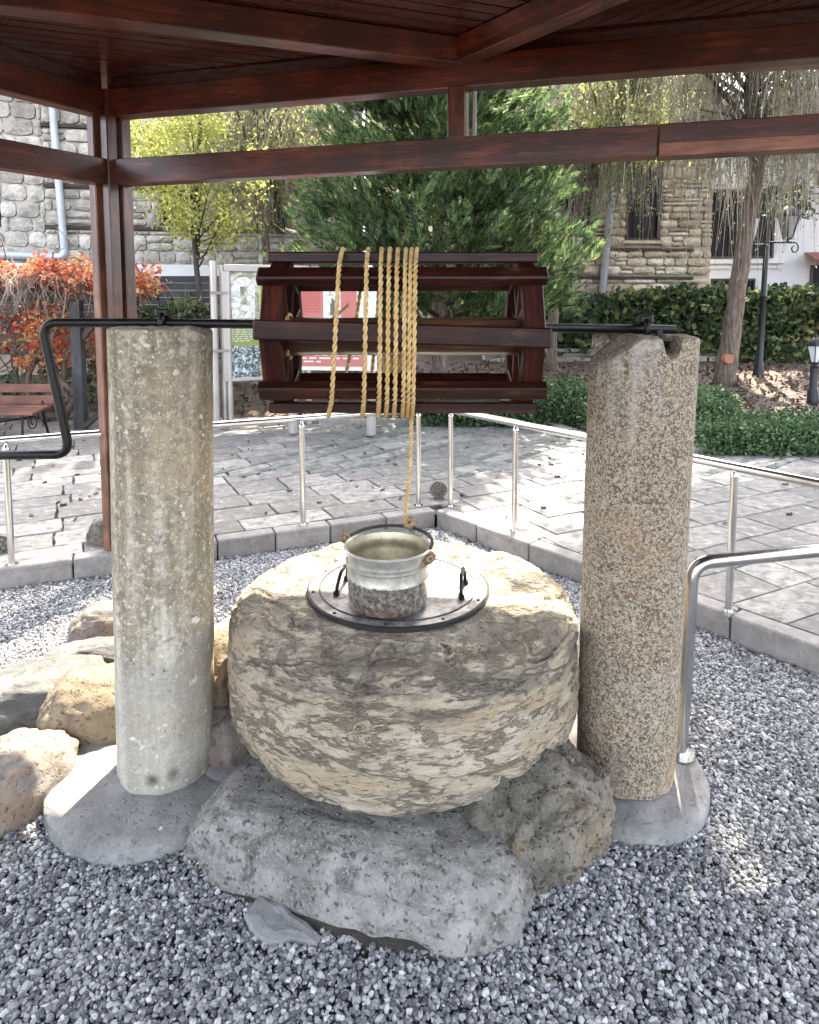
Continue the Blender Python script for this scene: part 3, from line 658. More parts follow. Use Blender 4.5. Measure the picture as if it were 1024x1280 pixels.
# plank ceiling, clipped to its three fields
NY = -0.35
fields = [([A1, A2, Q1 + dl_ * 1.35, Q1], dA), ([A1, B2, Vector((2.3, NY, 0)), Vector((-4.2, NY, 0)), A2], dA), ([A1, Q2e, Vector((Q2e.x + .1, NY, 0)), Vector((2.3, NY, 0)), B2], dB)]
nb = 0
for poly, d in fields:
    pts = [(p.x, p.y) for p in poly]; nrm = (-d.y, d.x)
    ts = [p[0] * nrm[0] + p[1] * nrm[1] for p in pts]; t0 = min(ts); w_ = 0.085
    # make sure order is convex-ish: use as given
    while t0 < max(ts):
        q = clip(pts, nrm[0], nrm[1], t0 + w_ - .011); q = clip(q, -nrm[0], -nrm[1], -t0) if len(q) > 2 else []
        if len(q) > 2:
            c = (sum(p[0] for p in q) / len(q), sum(p[1] for p in q) / len(q)); ang = math.atan2(d.y, d.x)
            Rm = Matrix.Rotation(-ang, 3, 'Z'); lp = [Rm @ Vector((p[0] - c[0], p[1] - c[1], 0)) for p in q]
            dz = random.uniform(0, .002)
            me = MB().prism([(p.x, p.y) for p in lp], 0 + dz, 0.018).mesh('ceiling_board', 'ceiling_wood')
            link('ceiling_board', me, pv, Matrix.Translation((c[0], c[1], ZC)) @ Matrix.Rotation(ang, 4, 'Z')); nb += 1
        t0 += w_
OV = 0.62
n_f = Vector((-df.y, df.x, 0)); n_l = Vector((dl_.y, -dl_.x, 0))
rp = [Vector((-2.2, 4.47, 0)), Vector((Q2e.x + .3, 3.86, 0)), Vector((Q2e.x + .3, NY - .2, 0)), Vector((-4.9, NY - .2, 0))]  # unseen deck edge skewed off the beam line to place its shadow boundary
MB().prism([(p.x, p.y) for p in rp], ZC + .022, ZC + .12).build('roof_deck', 'ceiling_wood', pv)

# ================================================================== WELL
def rock(name, label, c, size, rot=0, seed=0, mat='grey_boulder', sub=5, amp=0.12, box=0.75, freq=1.6, tilt=(0, 0), flat=None, group=None, cat='rock', cracks=0.0):
    bm = bmesh.new(); bmesh.ops.create_icosphere(bm, subdivisions=sub, radius=1)
    so = Vector((seed * 7.3, seed * 3.1, seed * 1.7))
    for v_ in bm.verts:
        p = v_.co.normalized(); q = Vector([math.copysign(abs(a) ** box, a) for a in p])
        n1 = fract(p * freq + so, 3); n2 = fract(p * freq * 4 + so, 5)
        q *= 1 + amp * n1 + amp * 0.3 * n2
        if cracks:
            cv = noise.noise(p * freq * 1.7 + so * 2); q *= 1 - cracks * max(0, 1 - abs(cv) * 14) 
        if flat is not None and q.z > flat: q.z = flat + (q.z - flat) * 0.25
        v_.co = Vector((q.x * size[0] / 2, q.y * size[1] / 2, q.z * size[2] / 2))
    me = bpy.data.meshes.new(name); bm.to_mesh(me); bm.free()
    for p in me.polygons: p.use_smooth = True
    me.materials.append(M[mat])
    o = link(name, me, None, Matrix.Translation(Vector(c)) @ Euler((tilt[0], tilt[1], rot)).to_matrix().to_4x4())
    tag(o, label, cat, group); return o
CY = 2.21
# --- pillars
def pillar(name, label, pb, pt, rb, rt, mat, topfn, n=120, rows=70, wob=0.004):
    rr_ = 10; Vv = []; Ff = []
    for j in range(rows + 1):
        f = j / rows
        for k in range(n):
            a = 2 * math.pi * k / n; r_ = rb + (rt - rb) * f
            x, y = math.cos(a), math.sin(a)
            q = Vector((x * 2, y * 2, f * 5)); r_ *= 1 + wob * 3 * fract(q * 1.3 + Vector((pb.x * 9, 0, 0)), 4) 
            r_ *= 1 - 0.05 * max(0, 1 - f * 22) * (0.5 + noise.noise(q * 2)) 
            base = pb.lerp(pt, f); px_, py_ = base.x + x * r_, base.y + y * r_
            zt = topfn(x * rt, y * rt); z = pb.z + (zt - pb.z) * f
            Vv.append((px_, py_, z))
    for j in range(rows):
        for k in range(n):
            a = j * n + k; b = j * n + (k + 1) % n; Ff.append((a, b, b + n, a + n))
    last = rows * n
    for i in range(1, rr_ + 1):
        f = 1 - i / rr_; f2 = max(f, 0.0)
        for k in range(n):
            a = 2 * math.pi * k / n; x, y = math.cos(a) * rt * f2, math.sin(a) * rt * f2
            Vv.append((pt.x + x, pt.y + y, topfn(x, y) + 0.006 * min(1, (1 - f) * 6) + .003 * noise.noise(Vector((x * 40, y * 40, 0)))))
        o0 = last if i == 1 else len(Vv) - 2 * n; o1 = len(Vv) - n
        for k in range(n): Ff.append((o0 + k, o0 + (k + 1) % n, o1 + (k + 1) % n, o1 + k))
    me = bpy.data.meshes.new(name); me.from_pydata(Vv, [], Ff)
    for p in me.polygons: p.use_smooth = True
    me.set_sharp_from_angle(angle=R(50)); me.materials.append(M[mat]); return tag(link(name, me), label, 'pillar')
zt_l = W(201, 413, CY - .17).z
lb = W(209.5, 700, CY); lt = W(201.5, 420, CY)
lb.z = 0.05; lt.z = zt_l; lb.y = lt.y = CY
def ltop(x, y): return zt_l - max(0, x - .12) * 0.5 - 0.004 * noise.noise(Vector((x * 30, y * 30, 1)))
# bottom centre measured at the foot
lb.x = G(209.5, 985, 0.06).x * (CY / G(209.5, 985, 0.06).y)
pillar('stone_pillar', 'pale weathered limestone column with vertical streaks, beside the crank handle', lb, lt, 0.158, 0.162, 'limestone_column', ltop)
zt_r = W(804, 424, CY - .18).z
rb_ = G(780, 985, 0.06); rb_ = Vector((rb_.x * CY / rb_.y, CY, 0.05)); rt_ = W(804, 430, CY); rt_.z = zt_r
def rtop(x, y):
    z = zt_r - 0.006 * abs(noise.noise(Vector((x * 22, y * 22, 5))))
    z -= 0.055 * max(0, 1 - (abs(x - 0.035) / 0.032) ** 4) if abs(x - .035) < .032 else 0
    if x < -0.055 and y < 0.09: z -= min(0.10, (-0.055 - x) * 0.85)
    if x > 0.14: z -= (x - .14) * .5
    return z
pillar('stone_pillar', 'speckled brown granite column with a notch and broken corner at its top', rb_, rt_, 0.162, 0.170, 'granite_column', rtop, n=160, rows=60, wob=0.003)
def disc(name, label, c, r, h, seed, mat='cast_concrete', edge=.02, cat='slab', sub=10, ecc=0.03):
    n = 96; V_ = []; F_ = []; prof = [(1.0, -0.06), (1.005, h * .5), (1.0, h - edge * .5), (1 - edge / r, h)] + [(1 - edge / r - (1 - edge / r) * i / sub, h) for i in range(1, sub)]
    for (f, z) in prof:
        for k in range(n):
            a = 2 * math.pi * k / n; x, y = math.cos(a), math.sin(a)
            q = r * f * (1 + ecc * noise.noise(Vector((x * 1.3 + seed, y * 1.3, 0))) + .006 * noise.noise(Vector((x * 9 + seed, y * 9, z * 20))))
            V_.append((x * q, y * q, z + (0.006 * fract(Vector((x * q * 9, y * q * 9, seed)), 4) if z > h * .9 else 0)))
    m = len(prof)
    for j in range(m - 1):
        for k in range(n): F_.append((j * n + k, j * n + (k + 1) % n, (j + 1) * n + (k + 1) % n, (j + 1) * n + k))
    F_.append(tuple((m - 1) * n + k for k in range(n)))
    me = bpy.data.meshes.new(name); me.from_pydata(V_, [], F_)
    for p in me.polygons: p.use_smooth = True
    me.set_sharp_from_angle(angle=R(40)); me.materials.append(M[mat])
    return tag(link(name, me, None, Matrix.Translation(c)), label, cat)
disc('footing_slab', 'round concrete footing slab under the pale limestone column', Vector((-.86, 2.19, 0)), 0.345, 0.065, 1)
disc('footing_slab', 'round concrete footing slab under the speckled granite column', Vector((0.715, 2.215, 0)), 0.30, 0.045, 5)
disc('concrete_apron', 'flat worn concrete apron behind the wellhead stone', Vector((-.02, 2.86, 0)), 0.98, 0.075, 8, edge=.03, cat='apron')

# --- wellhead stone (a thick, worn round stone)
WD, WR, WT, WB = 2.37, 0.603, 0.605, 0.20
prof = []
def wprof(t_):   # t 0..1 from bottom centre over the side to top centre -> (r, z)
    pts = [(0.0, WB + .01), (0.40, WB - .005), (0.56, WB + .008), (0.603, WB + .045), (0.613, WB + .12), (0.616, WB + .25), (0.612, WB + .33), (0.588, WB + .38), (0.53, WB + .405), (0.45, WT - .008), (0.34, WT - .001), (0.30, WT), (0.0, WT)]
    x = t_ * (len(pts) - 1); i = min(int(x), len(pts) - 2); f = x - i
    p0, p1, p2, p3 = pts[max(i - 1, 0)], pts[i], pts[i + 1], pts[min(i + 2, len(pts) - 1)]
    cr = lambda a, b, c, d: 0.5 * (2 * b + (c - a) * f + (2 * a - 5 * b + 4 * c - d) * f * f + (3 * b - a - 3 * c + d) * f ** 3)
    return max(0, cr(p0[0], p1[0], p2[0], p3[0])), cr(p0[1], p1[1], p2[1], p3[1])
n = 420; rows = 190; V_ = []; F_ = []
for j in range(rows + 1):
    r_, z = wprof(0.02 + 0.96 * j / rows)
    for k in range(n):
        a = 2 * math.pi * k / n; x, y = math.cos(a), math.sin(a)
        q = Vector((x * r_, y * r_, z))
        lay = Vector((q.x * 3.2, q.y * 3.2, q.z * 9))
        big = fract(q * 2.2 + Vector((3, 1, 4)), 3) * 0.011
        med = fract(lay * 1.6, 6, 0.75) * 0.006
        rid = 0
        s_ = noise.noise(lay * 1.1 + Vector((9, 9, 9))) + 0.35 * noise.noise(lay * 3.7)
        rid = -0.010 * max(0, 1 - abs(s_) * 7)
        s2 = noise.noise(lay * 2.3 + Vector((1, 7, 2))) + 0.3 * noise.noise(lay * 7)
        rid -= 0.005 * max(0, 1 - abs(s2) * 6)
        step = 0.006 if s_ > 0.08 else 0
        onlid = max(0, min(1, (r_ - 0.335) / 0.05)) if z > 0.5 else 1
        d_ = (big + med + rid + step) * onlid
        # bite worn out of the far-right shoulder and a hollow before the lid
        if z > WB + .2: d_ -= 0.03 * math.exp(-((a - R(-12)) ** 2) / .05) * onlid; 
        if z > WB + .25 and r_ > .34: d_ -= 0.022 * math.exp(-((a - R(-102) + (2 * math.pi if a < 0 else 0)) % (2 * math.pi) - 0) ** 2 / .2) * onlid
        nz_ = 1 if z > WT - .03 else (z - (WB + .2)) / .25; nr_ = max(0.15, min(1, (r_ - .3) / .28))
        nn = Vector((x * nr_, y * nr_, nz_)).normalized()
        V_.append(tuple(q + nn * d_))
for j in range(rows):
    for k in range(n): F_.append((j * n + k, j * n + (k + 1) % n, (j + 1) * n + (k + 1) % n, (j + 1) * n + k))
F_.append(tuple(rows * n + k for k in range(n)))
me = bpy.data.meshes.new('wellhead_stone'); me.from_pydata(V_, [], F_)
for p in me.polygons: p.use_smooth = True
me.materials.append(M['wellhead_stone'])
WC = Vector((W(505, 830, 2.4).x, WD, 0))
tag(link('wellhead_stone', me, None, Matrix.Translation(WC)), 'thick round cream wellhead stone, cracked and stained, bucket on top', 'stone')

# --- lid
LC = W(498, 741, 2.415); LC = Vector((LC.x, 2.385, WT + .012)); LR = 0.325
lid = thing('well_cover', 'round iron rimmed metal lid with two folding handles on the wellhead stone', 'cover', LC)
def lrel(v_): return Vector(v_) + LC
MB().lathe([(0, 0), (LR - .001, 0), (LR - .001, 0.004), (0, 0.004)], LC, 72).build('plate', 'lid_sheet', lid, 'auto')
MB().lathe([(LR - .002, -.016), (LR + .003, -.016), (LR + .003, 0.003), (LR - .002, .006), (LR - .006, .005)], LC, 96).build('rim', 'lid_iron', lid, 'auto')
MB().lathe([(LR - .046, .003), (LR - .045, .007), (LR - .040, .007), (LR - .039, .003)], LC, 96).build('ring_seam', 'lid_iron', lid, 'auto')
me = MB().lathe([(0, 0), (.006, 0), (.006, .003), (0, .005)], (0, 0, 0), 10).mesh('rivet', 'lid_iron')
for k in range(10):
    a = 2 * math.pi * k / 10 + .2; link('rivet', me, lid, Matrix.Translation(LC + Vector((math.cos(a) * (LR - .02), math.sin(a) * (LR - .02), .004))))
for (px, py, lean) in ((424, 735, 0.25), (582, 742, -.15)):
    c = W(px, py, 2.42); c.z = LC.z + .006
    c.y = 2.36 if px < 500 else 2.33
    c.x = (px - 512) / FPX * c.y * 1.0
    d = Vector((0.18, 0.98, 0)).normalized(); upv = Vector((lean * .5, 0, 1)).normalized()
    pts = [c - d * .065, c - d * .065 + upv * .035, c - d * .035 + upv * .07, c + d * .035 + upv * .07, c + d * .065 + upv * .035, c + d * .065]
    h = MB().tube(pts, .0065, 8).build('handle', 'black_iron', lid, True)
    for s_ in (-1, 1): MB().tube([c + d * s_ * .065 - Vector((0, 0, .004)), c + d * s_ * .065 + Vector((0, 0, .012))], .011, 10).build('hinge_lug', 'black_iron', h, 'auto')

# --- bucket
BC = Vector(((484 - 512) / FPX * 2.24, 2.235, LC.z + .010))
bk = thing('metal_bucket', 'old tin bucket, dirty at the bottom, hanging from the yellow rope', 'bucket', BC)
H_ = W(484, 682, 2.235).z - BC.z
bp = [(0, 0), (.122, 0), (.130, .004), (.134, .02), (.136, H_ * .48), (.1385, H_ * .5), (.136, H_ * .52), (.137, H_ * .70), (.143, H_ * .73), (.143, H_ * .77), (.134, H_ * .80), (.133, H_ * .84), (.139, H_ * .9), (.142, H_ * .975), (.147, H_ - .006), (.149, H_), (.145, H_ + .006), (.139, H_)]
MB().lathe(bp, BC, 72).build('shell', 'bucket_tin', bk, 'auto')
MB().lathe([(.1385, H_ - .001), (.134, H_ * .9), (.130, H_ * .8), (.137, H_ * .76), (.131, H_ * .7), (.131, .02), (.12, .012), (0, .010)], BC, 72).build('lining', 'bucket_inner', bk, True)
# bail handle lying along the rim, and its two lashed ears
ears = (Vector((-.143, .075, H_ - .002)), Vector((.135, -.045, H_ - .022)))
arc = []
e0, e1 = BC + ears[0], BC + ears[1]
for k in range(25):
    f = k / 24; a0 = math.atan2(ears[0].y, ears[0].x); a1 = math.atan2(ears[1].y, ears[1].x); a = a0 + (a1 - a0) * f
    arc.append(BC + Vector((math.cos(a) * .151, math.sin(a) * .151 + 0.004, H_ + .008 + .010 * math.sin(math.pi * f))))
MB().tube(arc, .0062, 8).build('bail', 'aged_timber', bk, True)
for q, e in enumerate(ears):
    MB().tube(circ(BC + Vector((e.x * 1.04, e.y * 1.04, e.z)), .016, 12, 'xz'), .0055, 8, False).build('ear', 'twine', bk, True)
kn = MB()
def knot(c, s=1.0, n_=5):
    for k in range(n_):
        ax = Vector((random.uniform(-1, 1), random.uniform(-1, 1), random.uniform(-1, 1))).normalized(); b_ = ax.orthogonal().normalized(); c_ = ax.cross(b_)
        kn.tube([c + (b_ * math.cos(t_) + c_ * math.sin(t_)) * .014 * s for t_ in np.linspace(0, 6.3, 14)], .0042 * s, 6, False)
knot(e1 + Vector((.002, -.008, -.004)), 1.0, 7); knot(e1 + Vector((-.02, -.016, -.018)), .7, 4); knot(e0, .8, 4)
stuff(kn.build('lashing', 'twine', bk, True))

# ================================================================== WINDLASS
AX = W(504, 416, CY + .02); AZ = AX.z; AY = CY + .02
dr = thing('windlass_drum', 'dark wooden slatted winding drum of the well, yellow rope wound round it', 'windlass', (AX.x, AY, AZ))
XL, XR = AX.x - .423, AX.x + .423; DR = 0.249
th0 = R(2)
def dpt(x, th, r): return Vector((x, AY - r * math.cos(th), AZ + r * math.sin(th)))
for k in range(8):
    th = th0 + k * math.pi / 4; e = 0.0 if k != 0 else -.004
    rad = Vector((0, -math.cos(th), math.sin(th)))
    sk = random.uniform(-.006, .006)
    p0 = dpt(XL - .015 - e, th + (.055 if k == 0 else sk), DR - .005); p1 = dpt(XR + .015 + e, th - (.05 if k == 0 else sk), DR - .005)
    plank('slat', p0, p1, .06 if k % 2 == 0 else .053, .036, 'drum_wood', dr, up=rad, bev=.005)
    # inner batten seen behind the far slats
for ex in (XL + .03, XR - .03):
    for k in range(8):
        a0 = th0 + k * math.pi / 4; a1 = a0 + math.pi / 4; rr0 = DR - .038
        p0, p1 = dpt(ex, a0, rr0), dpt(ex, a1, rr0); mid = (p0 + p1) / 2; rad = (mid - Vector((ex, AY, AZ))).normalized()
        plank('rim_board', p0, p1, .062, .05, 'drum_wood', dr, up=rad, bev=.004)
    for k in range(4):
        a = th0 + k * math.pi / 4 + R(22); off = (k - 1.5) * .006
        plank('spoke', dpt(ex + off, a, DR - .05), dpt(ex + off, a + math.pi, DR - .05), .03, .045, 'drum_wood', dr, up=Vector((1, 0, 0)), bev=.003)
lg = []
for k in range(21):
    f = k / 20; lg.append(Vector((XL + .02 + (XR - XL - .04) * f, AY, AZ - .012)))
b = MB(); b.tube(lg, [.062 + .003 * noise.noise(Vector((k * .4, 0, 0))) for k in range(21)], 20)
me = b.mesh('axle_log', 'log_wood', 'auto'); link('axle_log', me, dr)
# iron crank and axle
Yc = AY
def wx(px, py, Y=None): return W(px, py, Y or Yc)
cr = thing('iron_crank', 'black bent iron crank handle and axle resting on both stone columns', 'crank', wx(200, 410))
def bend(pts, r=.03, n_=6):
    out = [pts[0]]
    for i in range(1, len(pts) - 1):
        p, a, b_ = pts[i], (pts[i - 1] - pts[i]).normalized(), (pts[i + 1] - pts[i]).normalized()
        for k in range(n_ + 1):
            f = k / n_; out.append((p + a * r).lerp(p, f).lerp(p.lerp(p + b_ * r, f), f))
    return out + [pts[-1]]
YA = Yc
zbar = max(ltop(0, 0), rtop(0, 0)) + .016
pA = [wx(-150, 571), wx(88, 568), wx(52, 409), Vector((wx(205, 409).x, YA, 0)), Vector((wx(845, 415).x, YA, 0))]
pA[2].z = pA[3].z = zt_l + .017; pA[4].z = zt_l + .017 - .022
pA[3].z = zt_l + .016
MB().tube(bend(pA, .055, 8), .0152, 14).build('crank_bar', 'black_iron', cr, True)
MB().tube([wx(-150, 571), wx(-60, 571)], .022, 14).build('grip', 'aged_timber', cr, 'auto')
for px, zt_ in ((205, zt_l + .004), (806, zt_l - .02)):
    c = Vector((wx(px, 409).x, YA, zt_)); 
    c.z = zt_l + .016 - (0.020 if px > 500 else 0)
    s = MB(); s.tube([c + Vector((0, math.cos(a) * .030, math.sin(a) * .030)) for a in np.linspace(-.5, 3.64, 12)], .011, 8)
    s.box(c + Vector((0, 0, .034)), (.045, .04, .026), None, .004)
    s.build('bearing_clamp', 'black_iron', cr, 'auto')
# keeper bolt standing in the granite notch
c = Vector((wx(815, 430).x, YA - .06, 0)); MB().tube([Vector((c.x + .0, c.y, zt_r - .048)), Vector((c.x, c.y, zt_r + .02))], .011, 10).build('keeper_pin', 'black_iron', cr, 'auto')
MB().tube([Vector((wx(800, 430).x, YA - .075, zt_r - .022)), Vector((wx(832, 430).x, YA - .075, zt_r - .024))], .010, 10).build('keeper_pin', 'black_iron', cr, 'auto')
# --- rope
def twist(pts, R_=.0056, rs=.0043, pitch=.05, nst=2, n_=5):
    P_ = [Vector(p) for p in pts]; out = MB(); L_ = [0]
    for a, b_ in zip(P_, P_[1:]): L_.append(L_[-1] + (b_ - a).length)
    tot = L_[-1]; m = int(tot / .0068); S = []; i = 0
    for k in range(m + 1):
        s = tot * k / m
        while i < len(L_) - 2 and L_[i + 1] < s: i += 1
        f = (s - L_[i]) / max(1e-9, L_[i + 1] - L_[i]); S.append((P_[i].lerp(P_[i + 1], f), s))
    up = None; fr = []
    for k, (p, s) in enumerate(S):
        d = (S[min(k + 1, m)][0] - S[max(k - 1, 0)][0]).normalized()
        if up is None: up = d.orthogonal().normalized()
        up = (up - d * up.dot(d)).normalized(); fr.append((p, s, up.copy(), d.cross(up)))
    for q in range(nst):
        out.tube([p + (a * math.cos(2 * math.pi * (s / pitch + q / nst)) + b_ * math.sin(2 * math.pi * (s / pitch + q / nst))) * R_ * .66 for p, s, a, b_ in fr], rs, n_)
    return out
tops = [430, 461, 478, 488, 498, 508, 515, 521]; bots = [408, 452, 472, 482, 492, 503, 509, 515]
ROr = DR + .030
path = []
yf = AY - DR
def xof(px, Y): return (px - 512) / FPX * Y
order = [1, 0, 7, 6, 5, 4, 3, 2]        # from top slat down the front and round the back
seq_th = [th0 + k * math.pi / 4 for k in range(8)]
def corner(th, s, Rr=ROr): return th + s * .115
for w_i in range(8):
    xt, xb = tops[w_i], bots[w_i]
    xn = tops[w_i + 1] if w_i < 7 else xb
    ths = []
    # go from top (90 deg) over front (0) to bottom (-90), then back (-180) to -270
    for k in range(8):
        c_th = R(92) - k * math.pi / 4
        for s in (1, -1): ths.append(c_th + s * .115)
    for t_ in ths:
        g = (R(92) - t_) / math.pi
        x = xt + (xb - xt) * min(1, max(0, g)) if g <= 1 else xb + (xn - xb) * (g - 1)
        path.append(dpt(xof(x, AY - (ROr * math.cos(t_) if math.cos(t_) > 0 else 0)), t_, ROr * 1.004 - .008))
        if w_i == 7 and t_ < R(-88): break
last = path[-1]
rope = thing('well_rope', 'yellow twisted rope coiled on the drum and running down to the bucket', 'rope', tuple(last))
b = twist(path); b.build('coil', 'rope_fibre', rope, True)
end = BC + Vector((.062, .135, H_ + .03)); hang = [last + Vector((0, .0, .0)), last + Vector((-.002, .004, -.03))]
for k in range(1, 13):
    f = k / 12; hang.append((last + Vector((-.002, .004, -.03))).lerp(end, f) + Vector((.004 * math.sin(f * 5), 0, 0)))
twist(hang, .0055, .0042).build('hanging_line', 'rope_fibre', rope, True)
kn = MB(); knot(end + Vector((.012, -.002, .003)), 1.3, 8); kn.build('knot', 'twine', rope, True)
p_ = [dpt(xof(362, AY), t_, .072) - Vector((0, 0, .012)) for t_ in np.linspace(0, 6.28, 20)]
twist(p_, .005, .004).build('inner_turn', 'rope_fibre', rope, True)
# hidden tail from the log out to the first turn
twist([dpt(xof(362, AY), R(180), .075), dpt(xof(405, AY), R(170), .2), dpt(xof(428, AY), R(160), ROr - .01)], .005, .004).build('tail', 'rope_fibre', rope, True)

# ================================================================== ROCKS AROUND
rock('boulder', 'long grey boulder lying under the front of the wellhead stone', (-.13, 1.945, -.055), (1.06, .60, .49), R(-19), 3, 'grey_boulder', 6, .10, .5, 1.3, tilt=(R(0), R(-2)), cat='boulder', cracks=.02)
rock('boulder', 'upright mossy brown boulder between the long grey boulder and the granite column', (.32, 2.02, .0), (.49, .56, .56), R(30), 8, 'mossy_boulder', 6, .14, .66, 1.5, cat='boulder', cracks=.05)
rock('boulder', 'shaded boulder wedged beneath the back of the wellhead stone', (-.05, 2.55, -.03), (.95, .62, .42), R(10), 11, 'grey_boulder', 5, .10, .7, 1.3, cat='boulder')
cp = [G(px, py, .012) for px, py in ((322, 1122), (337, 1131), (353, 1129), (366, 1146), (386, 1158), (402, 1172), (396, 1180), (362, 1175), (338, 1181), (318, 1170), (305, 1146))]
cc_ = sum(cp, Vector()) / len(cp); V_, F_ = [], []; m9 = len(cp)
for f, z in ((1.03, -.02), (1.0, .014), (.93, .022), (.6, .026), (.3, .024)):
    for k, p in enumerate(cp): q = cc_ + (p - cc_) * f; V_.append((q.x, q.y, z + (.004 * noise.noise(q * 22) + .006 * (q.y - cc_.y) / .1 if f < 1 else 0)))
for j9 in range(4): F_ += [(j9 * m9 + k, j9 * m9 + (k + 1) % m9, (j9 + 1) * m9 + (k + 1) % m9, (j9 + 1) * m9 + k) for k in range(m9)]
F_.append(tuple(4 * m9 + k for k in range(m9)))
tag(MB().add(V_, F_).build('stone_chip', 'chip_stone'), 'flat pale triangular stone chip lying on gravel before the long boulder', 'stone')
rock('rock', 'rounded grey rock cut by the frame edge, next to the round footing', tuple(G(10, 985, .04)), (.33, .46, .25), R(-20), 12, 'brown_rock', 5, .12, .8, 1.3)
rock('rock', 'angular layered grey rock behind the rounded one', tuple(G(60, 872, .06)), (.48, .34, .24), R(12), 14, 'slate_rock', 5, .14, .7, 1.5)
rock('rock', 'big warm ochre rock partly hidden by the limestone column', tuple(G(125, 895, .06)), (.42, .36, .33), R(0), 15, 'warm_rock', 5, .12, .75, 1.4)
rock('rock', 'long pale flat rock behind the ochre rock', tuple(G(135, 830, .06)), (.50, .24, .22), R(8), 16, 'slate_rock', 5, .12, .8, 1.4)
rock('rock', 'small dark brown rock at the back of the pile by the limestone column', tuple(G(140, 790, .04)), (.38, .26, .27), R(5), 18, 'brown_rock', 5, .12, .75, 1.5)
rock('rock', 'sunlit yellowish rock in the gap between column and wellhead stone', tuple(G(272, 880, .13)), (.20, .36, .52), R(5), 21, 'warm_rock', 5, .1, .7, 1.4)
rock('rock', 'small brown wedge rock under the wellhead stone rim', tuple(G(285, 935, .05)), (.22, .26, .36), R(35), 23, 'brown_rock', 5, .15, .7, 1.4)
rock('rock', 'mossy little rock on the paving edge behind the limestone column', tuple(G(140, 668, PZ + .03)), (.28, .2, .24), R(15), 25, 'mossy_boulder', 4, .16, .7, 1.5)
b = MB(); prof = [(0, .028), (.5, .022), (.85, .012), (1.0, -.004)]
V_ = []; nn_ = 60
for (f, z) in prof:
    for k in range(nn_):
        a = 2 * math.pi * k / nn_; rr2 = 1 + .12 * noise.noise(Vector((math.cos(a) * 2, math.sin(a) * 2, 4)))
        q = Matrix.Rotation(R(-22), 3, 'Z') @ Vector((math.cos(a) * .53 * f * rr2, math.sin(a) * .17 * f * rr2, 0)); V_.append((q.x - .26, q.y + 1.815, z + .004 + .01 * noise.noise(Vector((q.x * 20, q.y * 20, 0)))))
b.add(V_, [tuple(range(nn_))] + [(j * nn_ + k, j * nn_ + (k + 1) % nn_, (j + 1) * nn_ + (k + 1) % nn_, (j + 1) * nn_ + k) for j in range(3) for k in range(nn_)])
tag(b.build('damp_soil_patch', 'damp_soil', None, True), 'dark damp soil strip along the foot of the long grey boulder', 'soil')
# ================================================================== RAILS
RZ = PZ + .72
def onz(px, py, z): return G(px, py, z)
rail = thing('handrail', 'stainless steel tube railing following the far kerb corner of the gravel', 'railing', KC)
foot = [G(15, 706, PZ), G(379, 656, PZ), G(523, 632, PZ), G(563, 633, PZ), G(643, 664, PZ), G(911, 764, PZ)]
top = [Vector((f.x, f.y, RZ)) for f in foot]
lft = foot[0] + (foot[0] - foot[1]).normalized() * 2.2; rgt = foot[5] + (foot[5] - foot[4]).normalized() * 2.0
cn = (foot[2] + foot[3]) / 2 + Vector((0, .02, 0))
path_ = [Vector((lft.x, lft.y, RZ)), Vector((foot[1].x, foot[1].y, RZ)), Vector((foot[2].x, foot[2].y, RZ)), Vector((foot[3].x, foot[3].y, RZ)), Vector((foot[4].x, foot[4].y, RZ)), Vector((rgt.x, rgt.y, RZ))]
path_[1] = path_[0].lerp(path_[2], (path_[1] - path_[0]).length / (path_[2] - path_[0]).length)
path_[4] = path_[3].lerp(path_[5], (path_[4] - path_[3]).length / (path_[5] - path_[3]).length)
MB().tube(bend([path_[0], path_[2], path_[3], path_[5]], .06), .0235, 16).build('top_rail', 'stainless', rail, 'auto')
for f in foot + [lft + Vector((.02, .01, 0)), rgt]:
    MB().tube([Vector((f.x, f.y, PZ - .01)), Vector((f.x, f.y, RZ - .045))], .0185, 14).build('rail_post', 'stainless', rail, 'auto')
    b = MB(); b.tube([Vector((f.x, f.y, RZ - .045)), Vector((f.x, f.y, RZ - .04)), Vector((f.x, f.y, RZ - .025)), Vector((f.x, f.y, RZ - .01))], [.021, .021, .012, .008], 12); b.build('rail_cap', 'stainless', rail, 'auto')
    MB().lathe([(0, PZ + .008), (.034, PZ + .006), (.036, PZ - .012)][::-1], Vector((f.x, f.y, 0)), 16).build('base_flange', 'stainless', rail, 'auto')
b1 = G(850, 945, .04); b2 = Vector((b1.x + .03, b1.y + .01, .77))
YR = b1.y
r2 = thing('handrail', 'near stainless steel grab rail bending down beside the granite column', 'railing', b1)
pr = [b1, W(866, 688, YR + .0), W(1024, 680, YR + .12)]; pr.append(pr[2] + (pr[2] - pr[1]) * 1.2)
pr[1].z = pr[2].z = pr[3].z = .745
MB().tube(bend(pr, .07, 8), .0245, 18).build('grab_tube', 'stainless', r2, 'auto')
e_ = pr[3]; MB().tube([Vector((e_.x - .1, e_.y, 0)), Vector((e_.x - .1, e_.y, .73))], .0245, 14).build('rail_post', 'stainless', r2, 'auto')
MB().lathe([(.05, .0), (.05, .05), (0, .052)], Vector((b1.x, b1.y, 0)), 18).build('base_flange', 'stainless', r2, 'auto')

